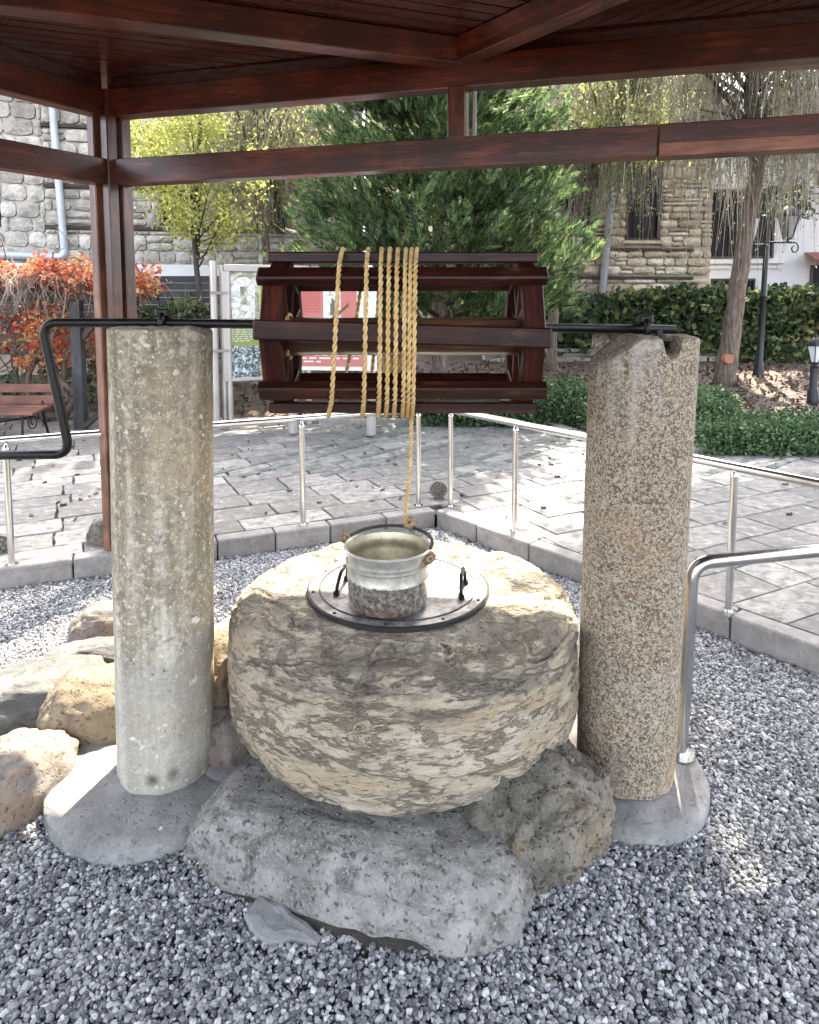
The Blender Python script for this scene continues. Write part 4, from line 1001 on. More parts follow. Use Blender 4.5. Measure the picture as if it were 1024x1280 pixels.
# --- round spotlights at the gravel edge
def spot(label, c, rad, yaw, group):
    s = thing('spotlight', label, 'light', c - Vector((0, 0, .12)), group)
    Rz = Matrix.Rotation(yaw, 3, 'Z')
    def cyl(y0, r0, y1, r1, n_=28): return [c + Rz @ Vector((math.cos(2 * math.pi * k / n_) * 0, y0, 0)) for k in (0,)] 
    MB().tube([c + Rz @ Vector((0, .05, 0)), c + Rz @ Vector((0, .02, 0)), c + Rz @ Vector((0, -.012, 0)), c + Rz @ Vector((0, -.02, 0))], [rad * .6, rad * .92, rad, rad], 32).build('housing', 'lamp_paint', s, 'auto')
    MB().tube(circ(c + Rz @ Vector((0, -.02, 0)), rad * .92, 28, 'xz') if abs(yaw) < .01 else [c + Rz @ Vector((math.cos(a) * rad * .92, -.02, math.sin(a) * rad * .92)) for a in np.linspace(0, 6.2832, 29)], .007, 8, False).build('bezel', 'bolt_steel', s, True)
    l_ = MB()
    for rr3, m_ in ((.0, 1), (.33, 6), (.66, 11)):
        for k in range(m_):
            a = 2 * math.pi * k / m_; q = c + Rz @ Vector((math.cos(a) * rad * rr3, -.021, math.sin(a) * rad * rr3))
            l_.tube([q, q + Rz @ Vector((0, -.006, 0))], rad * .13, 8)
    l_.build('lens_cluster', 'bolt_steel', s, 'auto')
    MB().tube([c + Rz @ Vector((0, -.015, 0)), c + Rz @ Vector((0, -.0212, 0))], rad * .9, 28).build('face', 'lamp_face', s, 'auto')
    st_ = MB(); z0 = c.z - rad - .10
    st_.tube([c + Rz @ Vector((-rad * .5, .02, -rad * .85)), Vector((c.x - rad * .4, c.y + .02, c.z - rad - .03)), Vector((c.x + rad * .4, c.y + .02, c.z - rad - .03)), c + Rz @ Vector((rad * .5, .02, -rad * .85))], .006, 6)
    st_.tube([Vector((c.x, c.y + .02, c.z - rad - .03)), Vector((c.x, c.y + .02, z0 - .03)), Vector((c.x + .01, c.y + .01, z0 - .13))], .012, 8)
    st_.box(Vector((c.x, c.y + .02, c.z - rad - .04)), (.10, .06, .018), None, .004)
    st_.build('bracket', 'lamp_paint', s, 'auto'); return s
spot('round multi-lens spotlight standing at the inner corner of the kerb', W(548, 611, 5.12), .068, 0, 'garden spotlights at the kerb')
spot('round spotlight by the railing post, cut by the frame edge', W(-2, 684, 4.0), .085, R(25), 'garden spotlights at the kerb')

# ================================================================== BOARDS
DS = 7.75
def board(name, label, xl, xr, ztop_, ybase, yd, legs, face, panel_z, dpt_=(0, 0)):
    pass
sg = thing('information_board', 'green information board with photographs in a steel frame behind the limestone column', 'sign', G(277, 537, PZ), 'information boards on the paving')
gy = G(277, 537, PZ).y
def S(px, py, dy=0): return W(px, py, gy + dy)
xa, xb_ = S(268, 400).x, S(368, 400).x; zt = S(270, 328).z; tilt_d = Vector((.93, .37, 0)).normalized()
o0 = Vector((xa, gy, 0)); Wd = 0.98
for k, (s, dy) in enumerate(((0.0, 0), (.09, .05), (.17, -.03))):
    q = o0 + tilt_d * s + Vector((0, dy, 0)); MB().tube([Vector((q.x, q.y, PZ - .01)), Vector((q.x, q.y, zt + (.02 if k == 0 else -.03)))], .043 if k < 2 else .03, 16).build('leg', 'sign_post', sg, 'auto')
for zz_ in (zt - .35, zt - 1.02):
    MB().beam(o0 + tilt_d * -.03 + Vector((0, -.05, zz_)), o0 + tilt_d * .2 + Vector((0, -.05, zz_)), .02, .035).build('clamp', 'bolt_steel', sg)
f0 = o0 + tilt_d * .13 + Vector((0, -.03, 0)); f1 = f0 + tilt_d * Wd
zp1, zp0 = zt - .03, S(290, 475).z
plank('frame', f0 + Vector((0, 0, zp1 - .03)), f1 + Vector((0, 0, zp1 - .03)), .06, .08, 'sign_post', sg)
plank('frame', f0 + Vector((0, 0, zp0)), f1 + Vector((0, 0, zp0)), .05, .04, 'sign_post', sg)
plank('frame', f0 + Vector((0, 0, zp0 - .02)), f0 + Vector((0, 0, zp1 - .07)), .05, .05, 'sign_post', sg, up=tilt_d)
plank('frame', f1 + Vector((0, 0, zp0 - .02)), f1 + Vector((0, 0, zp1 - .07)), .05, .05, 'sign_post', sg, up=tilt_d)
MB().tube([Vector((f1.x, f1.y, PZ)), Vector((f1.x, f1.y, zp0))], .04, 14).build('leg', 'sign_post', sg, 'auto')
nf = Vector((tilt_d.y, -tilt_d.x, 0))
pw, ph = Wd - .05, (zp1 - .07) - (zp0 + .02); org = f0 + tilt_d * .025 + Vector((0, 0, zp0 + .02))
def patch(name, x0, z0, x1, z1, mat, lvl, par, org=org, td=tilt_d, nf=nf, pw=pw, ph=ph):
    a = org + td * (x0 * pw) + nf * (.003 * lvl); b_ = org + td * (x1 * pw) + nf * (.003 * lvl)
    return MB().add([a + Vector((0, 0, z0 * ph)), b_ + Vector((0, 0, z0 * ph)), b_ + Vector((0, 0, z1 * ph)), a + Vector((0, 0, z1 * ph))], [(0, 1, 2, 3)]).build(name, mat, par)
def lines(name, x0, x1, z0, z1, n_, mat, par, th=.45, **kw):
    b = MB(); kk = dict(org=org, td=tilt_d, nf=nf, pw=pw, ph=ph); kk.update(kw)
    for i in range(n_):
        z = z0 + (z1 - z0) * i / n_; e = x1 if i else x0 + (x1 - x0) * random.uniform(.4, .8); hh = (z1 - z0) / n_ * th; x = x0
        while x < e - .01:           # words
            wl = random.uniform(.03, .09) * (x1 - x0) * 2.2; xe = min(e, x + wl)
            a = kk['org'] + kk['td'] * (x * kk['pw']) + kk['nf'] * .009; c_ = kk['org'] + kk['td'] * (xe * kk['pw']) + kk['nf'] * .009
            b.add([a + Vector((0, 0, z * kk['ph'])), c_ + Vector((0, 0, z * kk['ph'])), c_ + Vector((0, 0, (z + 0) * kk['ph'] + hh * kk['ph'])), a + Vector((0, 0, z * kk['ph'] + hh * kk['ph']))], [(0, 1, 2, 3)]); x = xe + .02 * (x1 - x0) * 2
    return b.build(name, mat, par)
pn = MB().add([org, org + tilt_d * pw, org + tilt_d * pw + Vector((0, 0, ph)), org + Vector((0, 0, ph)), *(p - nf * .012 for p in (org, org + tilt_d * pw, org + tilt_d * pw + Vector((0, 0, ph)), org + Vector((0, 0, ph))))], [(0, 1, 2, 3), (7, 6, 5, 4), (0, 4, 5, 1), (1, 5, 6, 2), (2, 6, 7, 3), (3, 7, 4, 0)]).build('panel', 'print_green', sg)
patch('photograph', .0, .53, .40, 1.0, 'photo_arch', 1, pn)
# the arch-shaped bright doorway in the photograph
A_ = MB(); cx_, cz_ = .19, .56; ring = [(-.13, 0), (.15, 0)] + [(math.cos(a) * .15 + .01, .26 + math.sin(a) * .13) for a in np.linspace(0, math.pi, 14)]
A_.add([org + tilt_d * ((cx_ + x) * pw) + nf * .006 + Vector((0, 0, (cz_ + z) * ph)) for x, z in ring], [tuple(range(len(ring)))]); A_.build('photograph', 'photo_bright', pn)
A_ = MB(); ring = [(-.03, .13), (.05, .13), (.06, .3), (-.03, .3)]
A_.add([org + tilt_d * ((cx_ + x) * pw) + nf * .009 + Vector((0, 0, (cz_ + z) * ph)) for x, z in ring], [(0, 1, 2, 3)]); A_.build('photograph', 'photo_arch', pn)
patch('stripe', .40, .0, .415, 1.0, 'print_lime', 1, pn); patch('stripe', .0, .515, .40, .53, 'print_lime', 1, pn)
patch('caption', .42, .90, .97, .99, 'print_lime', 1, pn)
lines('print', .45, .95, .60, .88, 16, 'print_white', pn)
lines('print', .03, .45, .345, .49, 7, 'print_white', pn)
patch('photograph', .0, .0, .44, .30, 'photo_street', 1, pn)
patch('photograph', .47, .28, .97, .52, 'photo_bright', 1, pn); patch('photograph', .50, .02, .97, .24, 'photo_street', 1, pn)
# second board
s2 = thing('information_board', 'red and white information board on two steel legs behind the winding drum', 'sign', G(415, 546, PZ), 'information boards on the paving')
g2 = G(415, 545, PZ).y; L0, L1 = W(366, 500, g2 + .05), W(464, 500, g2 - .05)
for q in (L0, L1):
    plank('leg', Vector((q.x, q.y, PZ)), Vector((q.x, q.y, W(366, 332, g2).z)), .13, .10, 'sign_post', s2, up=Vector((1, 0, 0)), bev=.03)
td2 = Vector((L1.x - L0.x, L1.y - L0.y, 0)).normalized(); nf2 = Vector((td2.y, -td2.x, 0)); o2 = Vector((L0.x, L0.y, 0)) + td2 * -.12 + nf2 * .09
pw2 = (L1 - L0).xy.length + .20; z0_ = W(400, 462, g2).z; z1_ = W(400, 336, g2).z; org2 = o2 + Vector((0, 0, z0_)); ph2 = z1_ - z0_
K2 = dict(org=org2, td=td2, nf=nf2, pw=pw2, ph=ph2)
pn2 = MB().add([org2, org2 + td2 * pw2, org2 + td2 * pw2 + Vector((0, 0, ph2)), org2 + Vector((0, 0, ph2)), *(p - nf2 * .02 for p in (org2, org2 + td2 * pw2, org2 + td2 * pw2 + Vector((0, 0, ph2)), org2 + Vector((0, 0, ph2))))], [(0, 1, 2, 3), (7, 6, 5, 4), (0, 4, 5, 1), (1, 5, 6, 2), (2, 6, 7, 3), (3, 7, 4, 0)]).build('panel', 'print_white', s2)
patch('colour_field', .06, .50, .46, .84, 'print_red', 1, pn2, **K2); patch('colour_field', .64, .50, .80, .84, 'print_red', 1, pn2, **K2)
patch('colour_field', .06, .04, .90, .46, 'print_red', 1, pn2, **K2); patch('colour_field', .06, .86, .95, .98, 'print_deep_red', 1, pn2, **K2)
patch('photograph', .50, .52, .62, .82, 'photo_bright', 1, pn2, **K2)
lines('print', .09, .43, .55, .80, 9, 'print_deep_red', pn2, **K2); lines('print', .1, .85, .08, .42, 10, 'print_white', pn2, **K2)
b = MB()
for k in range(5): b.box(org2 + td2 * ((.54 + .012 * k) * pw2) + nf2 * .008 + Vector((0, 0, (.60 + .03 * (k % 2)) * ph2)), (.012, .002, .20 * ph2 * (.6 + .2 * (k % 3))))
b.build('drawing', 'print_ink', pn2)

# ================================================================== MASONRY
def stone_proto(seed):
    rnd = random.Random(seed); n_ = 3; V_ = []; F_ = []
    for j in range(n_ + 1):
        for i in range(n_ + 1):
            x, z = i / n_ - .5, j / n_ - .5; edge = i in (0, n_) or j in (0, n_)
            cor = .08 if (i in (0, n_) and j in (0, n_)) else 0
            x_ = x * (1 - cor * 2) + rnd.uniform(-.035, .035); z_ = z * (1 - cor * 2) + rnd.uniform(-.055, .055)
            V_.append((x_, -.5 + (.30 + rnd.uniform(-.05, .05) if edge else rnd.uniform(-.04, .10)), z_))
    for j in range(n_):
        for i in range(n_): a = j * 4 + i; F_.append((a, a + 1, a + 5, a + 4))
    per = [0, 1, 2, 3, 7, 11, 15, 14, 13, 12, 8, 4]; o = len(V_)
    for i in per: V_.append((V_[i][0] * 1.02, .5, V_[i][2] * 1.02))
    for k in range(12): F_.append((per[k], o + k, o + (k + 1) % 12, per[(k + 1) % 12]))
    return V_, F_
SP_ = [stone_proto(50 + k) for k in range(9)]
def masonry(parent, A, B, z0, z1, rows_, widths, mat, opens=(), gap=.014, dep=.09, maxobj=290, name='stone', near=None, jit=.012):
    """stones laid in wandering courses on the wall line A-B; opens = (s0, s1, z0, z1) left free"""
    A, B = Vector((*A, 0)), Vector((*B, 0)); d = (B - A); Ld = d.length; d.normalize(); nrm = Vector((d.y, -d.x, 0)); yaw = math.atan2(d.y, d.x)
    cells = []; z = z0
    while z < z1 - .02:
        h = min(random.uniform(*rows_), z1 - z); h = z1 - z if z1 - z - h < .06 else h; s = -random.uniform(0, .2)
        while s < Ld:
            l = random.uniform(*widths); a, b_ = max(0, s), min(Ld, s + l); s += l
            segs = [(a, b_)]
            for (o0_, o1_, oz0, oz1) in opens:
                if z + h > oz0 + .03 and z < oz1 - .03:
                    ns = []
                    for (p, q) in segs:
                        if q <= o0_ or p >= o1_: ns.append((p, q)); continue
                        if p < o0_: ns.append((p, o0_))
                        if q > o1_: ns.append((o1_, q))
                    segs = ns
            for p, q in segs:
                if q - p < .05: continue
                if q - p > .22 and h > .17 and random.random() < .28 and rows_[0] < .17:
                    hs = h * random.uniform(.4, .6); cells += [(p, q, z, z + hs), (p, q, z + hs, z + h)]
                else: cells.append((p, q, z, z + h))
        z += h
    def vis(c):
        m_ = A + d * ((c[0] + c[1]) / 2); zc = (c[2] + c[3]) / 2; px = 512 + FPX * m_.x / m_.y; py = HZ - FPX * (zc - CAMZ) / m_.y
        return -10 < px < 1034 and 85 < py < 480
    cells.sort(key=lambda c: (not vis(c), -(c[1] - c[0]) * (c[3] - c[2])))
    ms = [MB().add(*SP_[k]).mesh(name, mat) for k in range(9)]; rest_ = MB()
    for k, (p, q, za, zb) in enumerate(cells):
        c = A + d * ((p + q) / 2) + nrm * (dep * .3 + random.uniform(0, jit)); c.z = (za + zb) / 2; w9 = random.randrange(9)
        m4 = Matrix.Translation(c) @ Matrix.Rotation(yaw, 4, 'Z') @ Matrix.Rotation(random.uniform(-.012, .012), 4, 'Y') @ Matrix.Diagonal(((q - p) - gap, dep, (zb - za) - gap, 1))
        if k < maxobj: link(name, ms[w9], parent, m4)
        else: rest_.add([m4 @ Vector(v_) for v_ in SP_[w9][0]], SP_[w9][1])
    if rest_.v: stuff(rest_.build(name + 's_beyond', mat, parent))
def wallbox(parent, A, B, z0, z1, th, mat, name='wall'):
    A, B = Vector((*A, 0)), Vector((*B, 0)); d = (B - A).normalized(); back = Vector((-d.y, d.x, 0)) * (th / 2)
    return MB().beam(A + back + Vector((0, 0, (z0 + z1) / 2)), B + back + Vector((0, 0, (z0 + z1) / 2)), th, z1 - z0).build(name, mat, parent)
def window(parent, A, B, s0, s1, z0, z1, bars=0, mull=1, frame='window_timber', sill='pale', depth=.10):
    A, B = Vector((*A, 0)), Vector((*B, 0)); d = (B - A).normalized(); nr = Vector((d.y, -d.x, 0)); cx = A + d * ((s0 + s1) / 2)
    wv = s1 - s0; hv = z1 - z0
    def bx(s, z, sw, sh, dep, out, nm, mt, par):
        c = A + d * s + nr * out; c.z = z; return MB().box(c, (sw, dep, sh), Matrix.Rotation(math.atan2(d.y, d.x), 3, 'Z')).build(nm, mt, par)
    w0 = bx((s0 + s1) / 2, (z0 + z1) / 2, wv - .004, hv - .004, .01, .008, 'window', 'dark_opening', parent)
    for s in (s0 + .03, s1 - .03): bx(s, (z0 + z1) / 2, .055, hv - .01, .05, .04, 'frame', frame, w0)
    for z in (z0 + .03, z1 - .03): bx((s0 + s1) / 2, z, wv - .12, .05, .05, .04, 'frame', frame, w0)
    for k in range(mull): bx(s0 + wv * (k + 1) / (mull + 1), (z0 + z1) / 2, .04, hv - .12, .04, .036, 'mullion', frame, w0)
    for k in range(bars): bx(s0 + wv * (k + .5) / bars, (z0 + z1) / 2, .016, hv - .1, .016, .075, 'bar', 'black_iron', w0)
    return w0
def seg(A, B, px):      # distance along wall line A-B met by picture column px
    A_, B_ = Vector(A), Vector(B); k = (px - 512) / FPX; dx, dy = B_.x - A_.x, B_.y - A_.y
    t_ = (k * A_.y - A_.x) / (dx - k * dy); return t_ * (B_ - A_).length, (A_ + (B_ - A_) * t_)
def zat(A, B, px, py): s, p = seg(A, B, px); return CAMZ + (W(px, py, p.y).z - CAMZ)
# --- stone house behind the pergola (pale, ashlar with timber courses)
LA, LB = (-9.6, 11.6), (-0.9, 13.4)
hs = thing('stone_house', 'old pale stone house with timber courses and white plinth behind the creeper pergola', 'house', (LA[0], LA[1], 0))
zpl = zat(LA, LB, 200, 331); zpl2 = zat(LA, LB, 200, 352)
wops = []
def wop(px0, px1, py0, py1): 
    s0, _ = seg(LA, LB, px0); s1, _ = seg(LA, LB, px1); pm = (px0 + px1) / 2; return (s0, s1, zat(LA, LB, pm, py1), zat(LA, LB, pm, py0))
wl = [wop(-26, 9, 205, 283), wop(206, 236, 200, 282), wop(322, 366, 205, 292)]
wallbox(hs, LA, LB, -.2, 5.62, .4, 'mortar_pale')
Ld_ = (Vector(LB) - Vector(LA)).length
bandz = [zat(LA, LB, 90, 158), zat(LA, LB, 90, 233), zat(LA, LB, 90, 284)]
s_a, _ = seg(LA, LB, 62)
zs = [zpl + .02] + sorted(bandz) + [5.6]
timb_end, _ = seg(LA, LB, 62)
masonry(hs, LA, tuple(seg(LA, LB, 64)[1]), zpl + .02, 5.6, (.24, .30), (.28, .52), 'pale_masonry', [wl[0]], gap=.012, maxobj=130)
Am = tuple(seg(LA, LB, 64)[1]); off0 = seg(LA, LB, 64)[0]
for za, zb in zip(zs, zs[1:]):
    masonry(hs, Am, LB, za + (.045 if za > zs[0] else 0), zb - .045 if zb < 5.5 else zb, (.13, .30), (.16, .5), 'pale_masonry', [(a - off0, b_ - off0, c, d_) for a, b_, c, d_ in wl[1:]], gap=.02, maxobj=60 if zb < 5.5 else 70, jit=.025)
Ah, Bh = Vector((*Am, 0)), Vector((*LB, 0)); dh = (Bh - Ah).normalized(); nh = Vector((dh.y, -dh.x, 0))
for z in bandz:
    segs_ = [(0, (Bh - Ah).length)]
    for a, b_, c, d_ in wl[1:]:
        if c - .05 < z < d_ + .05: segs_ = [x for p, q in segs_ for x in ((p, a - off0), (b_ - off0, q)) if x[1] > x[0]]
    for p, q in segs_: plank('timber_course', Ah + dh * p + nh * .05 + Vector((0, 0, z)), Ah + dh * q + nh * .05 + Vector((0, 0, z)), .09, .06, 'aged_timber', hs)
for a, b_, c, d_ in wl:
    window(hs, LA, LB, a, b_, c, d_, bars=4, mull=1)
dW = (Vector(LB) - Vector(LA)).normalized(); dW = Vector((dW.x, dW.y, 0)); nW = Vector((dW.y, -dW.x, 0)); A3 = Vector((*LA, 0))
MB().beam(A3 + dW * seg(LA, LB, -200)[0] + nW * .06 + Vector((0, 0, (zpl + zpl2) / 2)), A3 + dW * Ld_ + nW * .06 + Vector((0, 0, (zpl + zpl2) / 2)), .12, zpl - zpl2).build('plinth', 'white_plinth', hs)
MB().beam(A3 + nW * .05 + Vector((0, 0, zpl2 / 2)), A3 + dW * Ld_ + nW * .05 + Vector((0, 0, zpl2 / 2)), .08, zpl2).build('wall_base', 'mortar', hs)
sp, pp = seg(LA, LB, 79); spx = A3 + dW * sp + nW * .14
zb_ = zat(LA, LB, 88, 322)
MB().tube(bend([spx + Vector((0, 0, 5.6)), spx + dW * .12 + Vector((0, 0, zb_)), spx + dW * -1.2 + Vector((0, 0, zb_ + .03))], .12), .065, 14).build('downpipe', 'painted_pipe', hs, 'auto')
for k in range(26):
    q = A3 + dW * (k * .38); plank('rafter_end', q + nW * -.1 + Vector((0, 0, 5.62)), q + nW * .42 + Vector((0, 0, 5.56)), .07, .09, 'aged_timber', hs)
MB().beam(A3 + dW * -.2 + nW * .30 + Vector((0, 0, 5.70)), A3 + dW * (Ld_ + .1) + nW * .30 + Vector((0, 0, 5.70)), 1.0, .05).build('eaves_board', 'bench_wood', hs)
tm = MB().add([(math.cos(a) * .09, 0, math.sin(a) * .06) for a in np.linspace(0, math.pi, 6)] + [(math.cos(a) * .10, .5, math.sin(a) * .07 + .02) for a in np.linspace(0, math.pi, 6)] + [(math.cos(a) * .075, 0, math.sin(a) * .045) for a in np.linspace(0, math.pi, 6)], [(i, i + 1, i + 7, i + 6) for i in range(5)] + [(i, i + 12, i + 13, i + 1) for i in range(5)]).mesh('roof_tile', 'roof_tile')
yawW = math.atan2(dW.y, dW.x)
for k in range(44):
    q = A3 + dW * (k * .2) + nW * .80 + Vector((0, 0, 5.74)); link('roof_tile', tm, hs, Matrix.Translation(q) @ Matrix.Rotation(yawW, 4, 'Z') @ Matrix.Rotation(R(14), 4, 'X'))
MB().beam(A3 + dW * -.2 + nW * -1.0 + Vector((0, 0, 6.1)), A3 + dW * (Ld_ + .1) + nW * -1.0 + Vector((0, 0, 6.1)), 3.0, .1).build('roof', 'roof_tile', hs)

# --- stone house behind the conifer (warm rubble, timber courses, dark windows)
RA, RB = (-1.0, 15.6), (7.05, 16.1)
h2 = thing('stone_house', 'old warm rubble stone house with tall dark windows behind the conifer and hedge', 'house', (3, 15.8, 0))
def zr(px, py): return zat(RA, RB, px, py)
def wr(px0, px1, py0, py1): return (seg(RA, RB, px0)[0], seg(RA, RB, px1)[0], zr((px0 + px1) / 2, py1), zr((px0 + px1) / 2, py0))
w2 = [wr(698, 739, 205, 297), wr(778, 820, 200, 301), wr(600, 640, 205, 297)]
wallbox(h2, RA, RB, -.1, 7.2, .5, 'mortar')
bz = [zr(790, 311), zr(790, 346)]; endt = seg(RA, RB, 862)[0]; Lr = (Vector(RB) - Vector(RA)).length
zlow = .3; a0 = seg(RA, RB, 560)[0]; RAm = tuple(seg(RA, RB, 560)[1]); ops = [(a - a0, b_ - a0, c, d_) for a, b_, c, d_ in w2]
masonry(h2, RAm, RB, zlow, bz[1] - .045, (.18, .36), (.25, .8), 'warm_masonry', ops, maxobj=60, gap=.02, jit=.04, dep=.11)
masonry(h2, RAm, RB, bz[1] + .045, bz[0] - .045, (.16, .3), (.2, .62), 'warm_masonry', ops, maxobj=60, gap=.024, jit=.04, dep=.11)
masonry(h2, RAm, RB, bz[0] + .045, 7.2, (.15, .3), (.18, .55), 'warm_masonry', ops, maxobj=170, gap=.026, jit=.04, dep=.11)
RA3, RB3 = Vector((*RA, 0)), Vector((*RB, 0)); dR = (RB3 - RA3).normalized(); nR = Vector((dR.y, -dR.x, 0))
for z in bz: plank('timber_course', RA3 + dR * a0 + nR * .06 + Vector((0, 0, z)), RA3 + dR * endt + nR * .06 + Vector((0, 0, z - .03)), .10, .07, 'aged_timber', h2)
for a, b_, c, d_ in w2:
    window(h2, RA, RB, a, b_, c, d_, bars=6, mull=1)
    MB().beam(RA3 + dR * (a - .1) + nR * .08 + Vector((0, 0, c - .04)), RA3 + dR * (b_ + .1) + nR * .08 + Vector((0, 0, c - .04)), .18, .07).build('sill', 'warm_masonry', h2)
sp = RA3 + dR * seg(RA, RB, 755)[0] + nR * .2
MB().tube([sp + dR * .12 + Vector((0, 0, 7.1)), sp + dR * .02 + Vector((0, 0, zr(755, 260))), sp - dR * .16 + Vector((0, 0, zr(747, 385)))], .085, 14).build('downpipe', 'old_pipe', h2, 'auto')
MB().beam(RA3 + nR * .1 + Vector((0, 0, 7.26)), RB3 + nR * .1 + Vector((0, 0, 7.26)), 1.4, .1).build('roof', 'roof_tile', h2)

# --- white house
WA, WB_ = (6.7, 18.2), (14.0, 17.2)
h3 = thing('white_house', 'white plastered house with dark windows and a small red awning behind the hedge', 'house', (9, 18, 0))
wallbox(h3, WA, WB_, -.1, 6.9, .4, 'white_stucco')
WA3, WB3 = Vector((*WA, 0)), Vector((*WB_, 0)); dQ = (WB3 - WA3).normalized(); nQ = Vector((dQ.y, -dQ.x, 0))
def zq(px, py): return zat(WA, WB_, px, py)
def ww(px0, px1, py0, py1): return (seg(WA, WB_, px0)[0], seg(WA, WB_, px1)[0], zq((px0 + px1) / 2, py1), zq((px0 + px1) / 2, py0))
for px0, px1, py0, py1, bars, fr_ in ((880, 962, 236, 323, 0, 'window_timber'), (886, 941, 348, 374, 12, 'window_timber'), (1009, 1048, 331, 380, 0, 'window_timber'), (1012, 1060, 150, 232, 0, 'window_timber')):
    a, b_, c, d_ = ww(px0, px1, py0, py1); window(h3, WA, WB_, a, b_, c, d_, bars=bars, mull=2 if px1 - px0 > 60 else 1, frame=fr_)
def mould(px0, px1, py, hpx, out, name='moulding', mat='white_stucco'):
    a, b_ = seg(WA, WB_, px0)[0], seg(WA, WB_, px1)[0]; z = zq((px0 + px1) / 2, py); hz_ = hpx * .0212
    return MB().beam(WA3 + dQ * a + nQ * out / 2 + Vector((0, 0, z)), WA3 + dQ * b_ + nQ * out / 2 + Vector((0, 0, z)), out, hz_).build(name, mat, h3)
mould(870, 975, 327, 5, .14); mould(872, 973, 334, 3.5, .07); mould(965, 1200, 238, 4, .12); mould(968, 1200, 244, 2, .05, mat='painted_pipe')
mould(1000, 1200, 205, 6, .25, 'cornice')
a, _ = seg(WA, WB_, 880); q = WA3 + dQ * a + nQ * .5
aw = MB(); 
a0_, a1_ = seg(WA, WB_, 1001)[0], seg(WA, WB_, 1062)[0]; zA = zq(1030, 320)
aw.add([WA3 + dQ * a0_ + nQ * .02 + Vector((0, 0, zA + .1)), WA3 + dQ * a1_ + nQ * .02 + Vector((0, 0, zA + .1)), WA3 + dQ * a1_ + nQ * .7 + Vector((0, 0, zA - .12)), WA3 + dQ * a0_ + nQ * .7 + Vector((0, 0, zA - .12)),
        WA3 + dQ * a0_ + nQ * .02 + Vector((0, 0, zA + .07)), WA3 + dQ * a1_ + nQ * .02 + Vector((0, 0, zA + .07)), WA3 + dQ * a1_ + nQ * .7 + Vector((0, 0, zA - .16)), WA3 + dQ * a0_ + nQ * .7 + Vector((0, 0, zA - .16))], [(0, 1, 2, 3), (4, 7, 6, 5), (0, 3, 7, 4), (1, 5, 6, 2), (3, 2, 6, 7), (0, 4, 5, 1)])
aw.build('awning', 'awning_cloth', h3)
MB().beam(WA3 + dQ * (-.6) + nQ * .6 + Vector((0, 0, zq(900, 228))), WA3 + dQ * 1.25 + nQ * .6 + Vector((0, 0, zq(900, 222))), 1.4, .06).build('porch_roof', 'painted_pipe', h3)

# --- low garden wall in front of the houses
lw = thing('garden_wall', 'low pale stone retaining wall under the ivy hedge', 'wall', (5, 14, 0), 'low garden walls')
GA, GB = (1.5, 13.6), (13.0, 13.9)
zt_ = zat(GA, GB, 940, 436)
wallbox(lw, GA, GB, 0.0, zt_ - .03, .3, 'mortar')
masonry(lw, GA, GB, .1, zt_ - .06, (.17, .24), (.5, 1.1), 'low_wall_stone', maxobj=90, gap=.012, jit=.01)
for k in range(12):
    MB().box((GA[0] + .48 + k * .97, 13.72 + k * .024, zt_ - .02), (.955, .42, .07), None, .008).build('coping', 'low_wall_stone', lw)
lw2 = thing('garden_wall', 'low reddish block wall behind the information boards', 'wall', (-1, 10.6, 0), 'low garden walls')
GA2, GB2 = (-3.4, 10.6), (1.7, 11.0); zt2 = zat(GA2, GB2, 300, 468)
wallbox(lw2, GA2, GB2, 0, zt2 - .04, .3, 'mortar'); masonry(lw2, GA2, GB2, .12, zt2, (.14, .2), (.3, .6), 'low_wall_stone', maxobj=90, gap=.014)
# --- wall and bench under the pergola
lw3 = thing('garden_wall', 'low grey stone wall with dark coping behind the bench', 'wall', (-5, 9, 0), 'low garden walls')
GA3, GB3 = (-8.2, 8.75), (-3.55, 8.75); zt3 = zat(GA3, GB3, 60, 506)
wallbox(lw3, GA3, GB3, 0, zt3 - .05, .3, 'mortar'); masonry(lw3, GA3, GB3, .12, zt3 - .05, (.12, .2), (.16, .4), 'low_wall_stone', maxobj=60, gap=.014)
for k in range(5): MB().box((GA3[0] + .47 + k * .93, 8.8, zt3 - .02), (.92, .40, .06), None, .008).build('coping', 'aged_timber', lw3)
bn = thing('park_bench', 'brown slatted park bench with thin curled iron legs under the red creeper', 'bench', G(30, 556, PZ))
by = 7.55; bx1 = W(66, 500, by).x; bx0 = bx1 - 1.7
zb1, zb2, zs_ = W(30, 486, by).z, W(30, 500, by).z, W(30, 514, by - .4).z
for z, y in ((zb1, by + .06), (zb2, by + .02)): plank('back_slat', (bx0, y, z), (bx1, y, z), .03, .095, 'bench_wood', bn)
for k in range(4): plank('seat_slat', (bx0, by - .08 - k * .1, zs_ - .01 * k), (bx1, by - .08 - k * .1, zs_ - .01 * k), .085, .03, 'bench_wood', bn)
for x in (bx0 + .15, bx1 - .12):
    MB().tube([(x, by + .1, PZ), (x, by - .02, zs_ - .03), (x, by + .1, zb1 + .06)], .014, 8).build('leg', 'black_iron', bn, 'auto')
    MB().tube([(x, by - .42, PZ), (x, by - .40, zs_ - .04), (x, by - .02, zs_ - .035)], .014, 8).build('leg', 'black_iron', bn, 'auto')
    MB().tube([Vector((x, by - .2 + math.cos(a) * (.12 - .008 * a), PZ + .2 + math.sin(a) * (.12 - .008 * a))) for a in np.linspace(0, 11, 40)], .007, 6).build('scroll', 'black_iron', bn, True)
MB().tube([(bx0 + .15, by - .4, PZ + .03), (bx1 - .12, by - .2, PZ + .25)], .009, 6).build('brace', 'black_iron', bn)
MB().tube([(bx1 - .12, by - .4, PZ + .02), (bx0 + .15, by - .2, PZ + .28)], .009, 6).build('brace', 'black_iron', bn)

